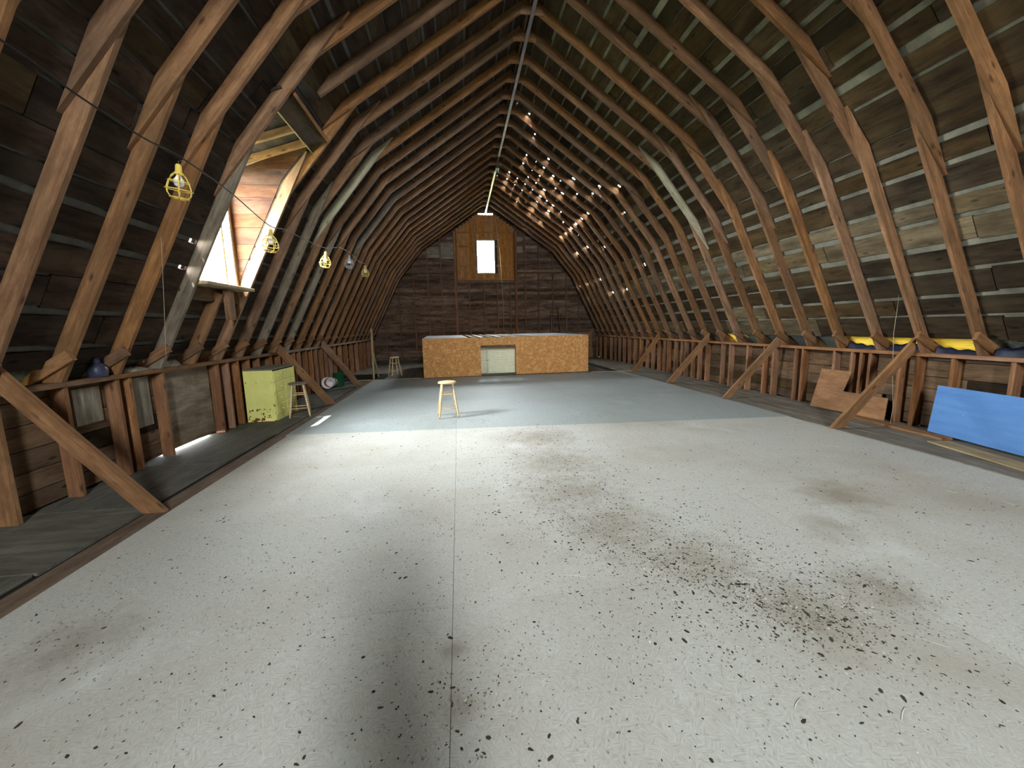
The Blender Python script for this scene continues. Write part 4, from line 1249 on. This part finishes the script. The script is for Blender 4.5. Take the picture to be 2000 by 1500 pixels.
def pick_all():
    r = RN.random()
    return pick_any() if r < .52 else pick_band() if r < .9 else pick_clump()
scatter('droppings', 14000, pick_all, lambda: min(.0085, .0017 * math.exp(abs(RN.gauss(0, .62)))), 'debris', 'dark droppings and dirt crumbs scattered over the floor')
def pick_pale():
    r = RN.random()
    return pick_clump() if r < .45 else pick_band() if r < .8 else pick_any()
scatter('husks', 380, pick_pale, lambda: RN.uniform(.0018, .005), 'chaff', 'pale husks and chips scattered over the floor')
def straw():
    paths = []
    for _ in range(90):
        x, y = pick_band() if RN.random() < .6 else pick_any()
        if not (-2.3 < x < 4.8 and 1.1 < y < 5.4): continue
        a = RN.uniform(0, math.pi); L = RN.uniform(.04, .16); c = RN.uniform(-.2, .2)
        paths.append([(x + L * t * math.cos(a + c * t), y + L * t * math.sin(a + c * t), .002) for t in (0, .33, .66, 1)])
    o = add('straw_stalks', tube_mesh(paths, .0013, 4), 'chaff'); tag(o, 'loose pale straw stalks lying on the floor', 'straw', kind='stuff')
straw()

# ------------------------------------------------------------------ person at the photographer's spot (casts the long shadow)
def person():
    px, py = 0.04, -0.42
    V = [(0, 0, .95), (0, 0, 1.10), (0, .0, 1.28), (0, .0, 1.43), (0, .015, 1.52), (0, .03, 1.60), (0, .04, 1.70),
         (.10, 0, .90), (.12, .02, .50), (.12, -.01, .09), (.13, .13, .05),
         (-.10, 0, .90), (-.12, .02, .50), (-.12, -.01, .09), (-.13, .13, .05),
         (.19, 0, 1.41), (.25, .10, 1.17), (.13, .31, 1.40), (.085, .335, 1.455),
         (-.19, 0, 1.41), (-.25, .10, 1.17), (-.06, .31, 1.40), (-.025, .335, 1.455)]
    E = [(0, 1), (1, 2), (2, 3), (3, 4), (4, 5), (5, 6), (0, 7), (7, 8), (8, 9), (9, 10), (0, 11), (11, 12), (12, 13), (13, 14),
         (3, 15), (15, 16), (16, 17), (17, 18), (3, 19), (19, 20), (20, 21), (21, 22)]
    Rr = [(.155, .11), (.145, .10), (.165, .11), (.135, .09), (.058, .06), (.085, .095), (.07, .085),
          (.095, .10), (.066, .07), (.045, .05), (.045, .035), (.095, .10), (.066, .07), (.045, .05), (.045, .035),
          (.066, .066), (.050, .05), (.036, .036), (.036, .022), (.066, .066), (.050, .05), (.036, .036), (.036, .022)]
    # five fingers on each hand, closing round the phone
    for w, sx in ((18, 1), (22, -1)):
        bxp = V[w]
        for k, (fx, fz, ln) in enumerate(((.00, .030, .030), (.0, .012, .036), (.0, -.006, .034), (.0, -.022, .028), (-.02 * sx, -.035, .026))):
            a = len(V); V.append((bxp[0] + fx - .012 * sx, bxp[1] + .018, bxp[2] + fz)); V.append((bxp[0] + fx - .012 * sx - ln * sx * .8, bxp[1] + .026, bxp[2] + fz))
            E += [(w, a), (a, a + 1)]; Rr += [(.009, .009), (.008, .008)]
    me = bpy.data.meshes.new('person'); me.from_pydata(V, E, []); me.update()
    root = add('person', me, None, None, Matrix.Translation((px, py, 0.0)))
    def flat(nm, c, r):
        s = NT(nm); n = s.noise(s.tc.outputs['Object'], 60, 2); s.out(s.ramp(n, [(.3, tuple(q * .85 for q in c)), (.7, c)]), r); return s
    s = NT('clothed_figure'); sep = s.n.new('ShaderNodeSeparateXYZ'); s.link(s.tc.outputs['Object'], sep.inputs[0])
    zr = s.ramp(s.math('MULTIPLY', sep.outputs[2], .5), [(.0, (.03, .02, .015)), (.055, (.03, .02, .015)), (.06, (.035, .045, .08)), (.47, (.035, .045, .08)), (.475, (.05, .055, .05)), (.735, (.05, .055, .05)), (.74, (.5, .33, .25))])
    hand = s.math('GREATER_THAN', sep.outputs[1], .29)
    col = s.mix(hand, zr, (.5, .33, .25)); me.materials.append(s.out(col, .8))
    md = root.modifiers.new('skin', 'SKIN'); md.use_smooth_shade = True
    for i, r in enumerate(Rr): me.skin_vertices[0].data[i].radius = r
    me.skin_vertices[0].data[0].use_root = True
    sb = root.modifiers.new('sub', 'SUBSURF'); sb.levels = 2; sb.render_levels = 2
    tag(root, 'person in dark jacket holding up a phone, casting the long floor shadow', 'person')
    hm = lathe_mesh([(.098, -.02), (.104, .03), (.09, .085), (.05, .115), (.001, .122)], 20, False)
    add('hair', hm, 'debris', root, Matrix.Translation((px, py + .015, 1.665)))
    ph = empty('phone', (px + .03, py + .352, 1.455)); tag(ph, 'black phone held up in both hands of the person', 'phone')
    boxw('body', (px + .03 - .07, py + .365, 1.42), (px + .03 + .07, py + .373, 1.492), 'black', ph, .003)
    boxw('screen', (px + .03 - .064, py + .3635, 1.425), (px + .03 + .064, py + .365, 1.487), 'metal_dark', ph, .0005)
person()
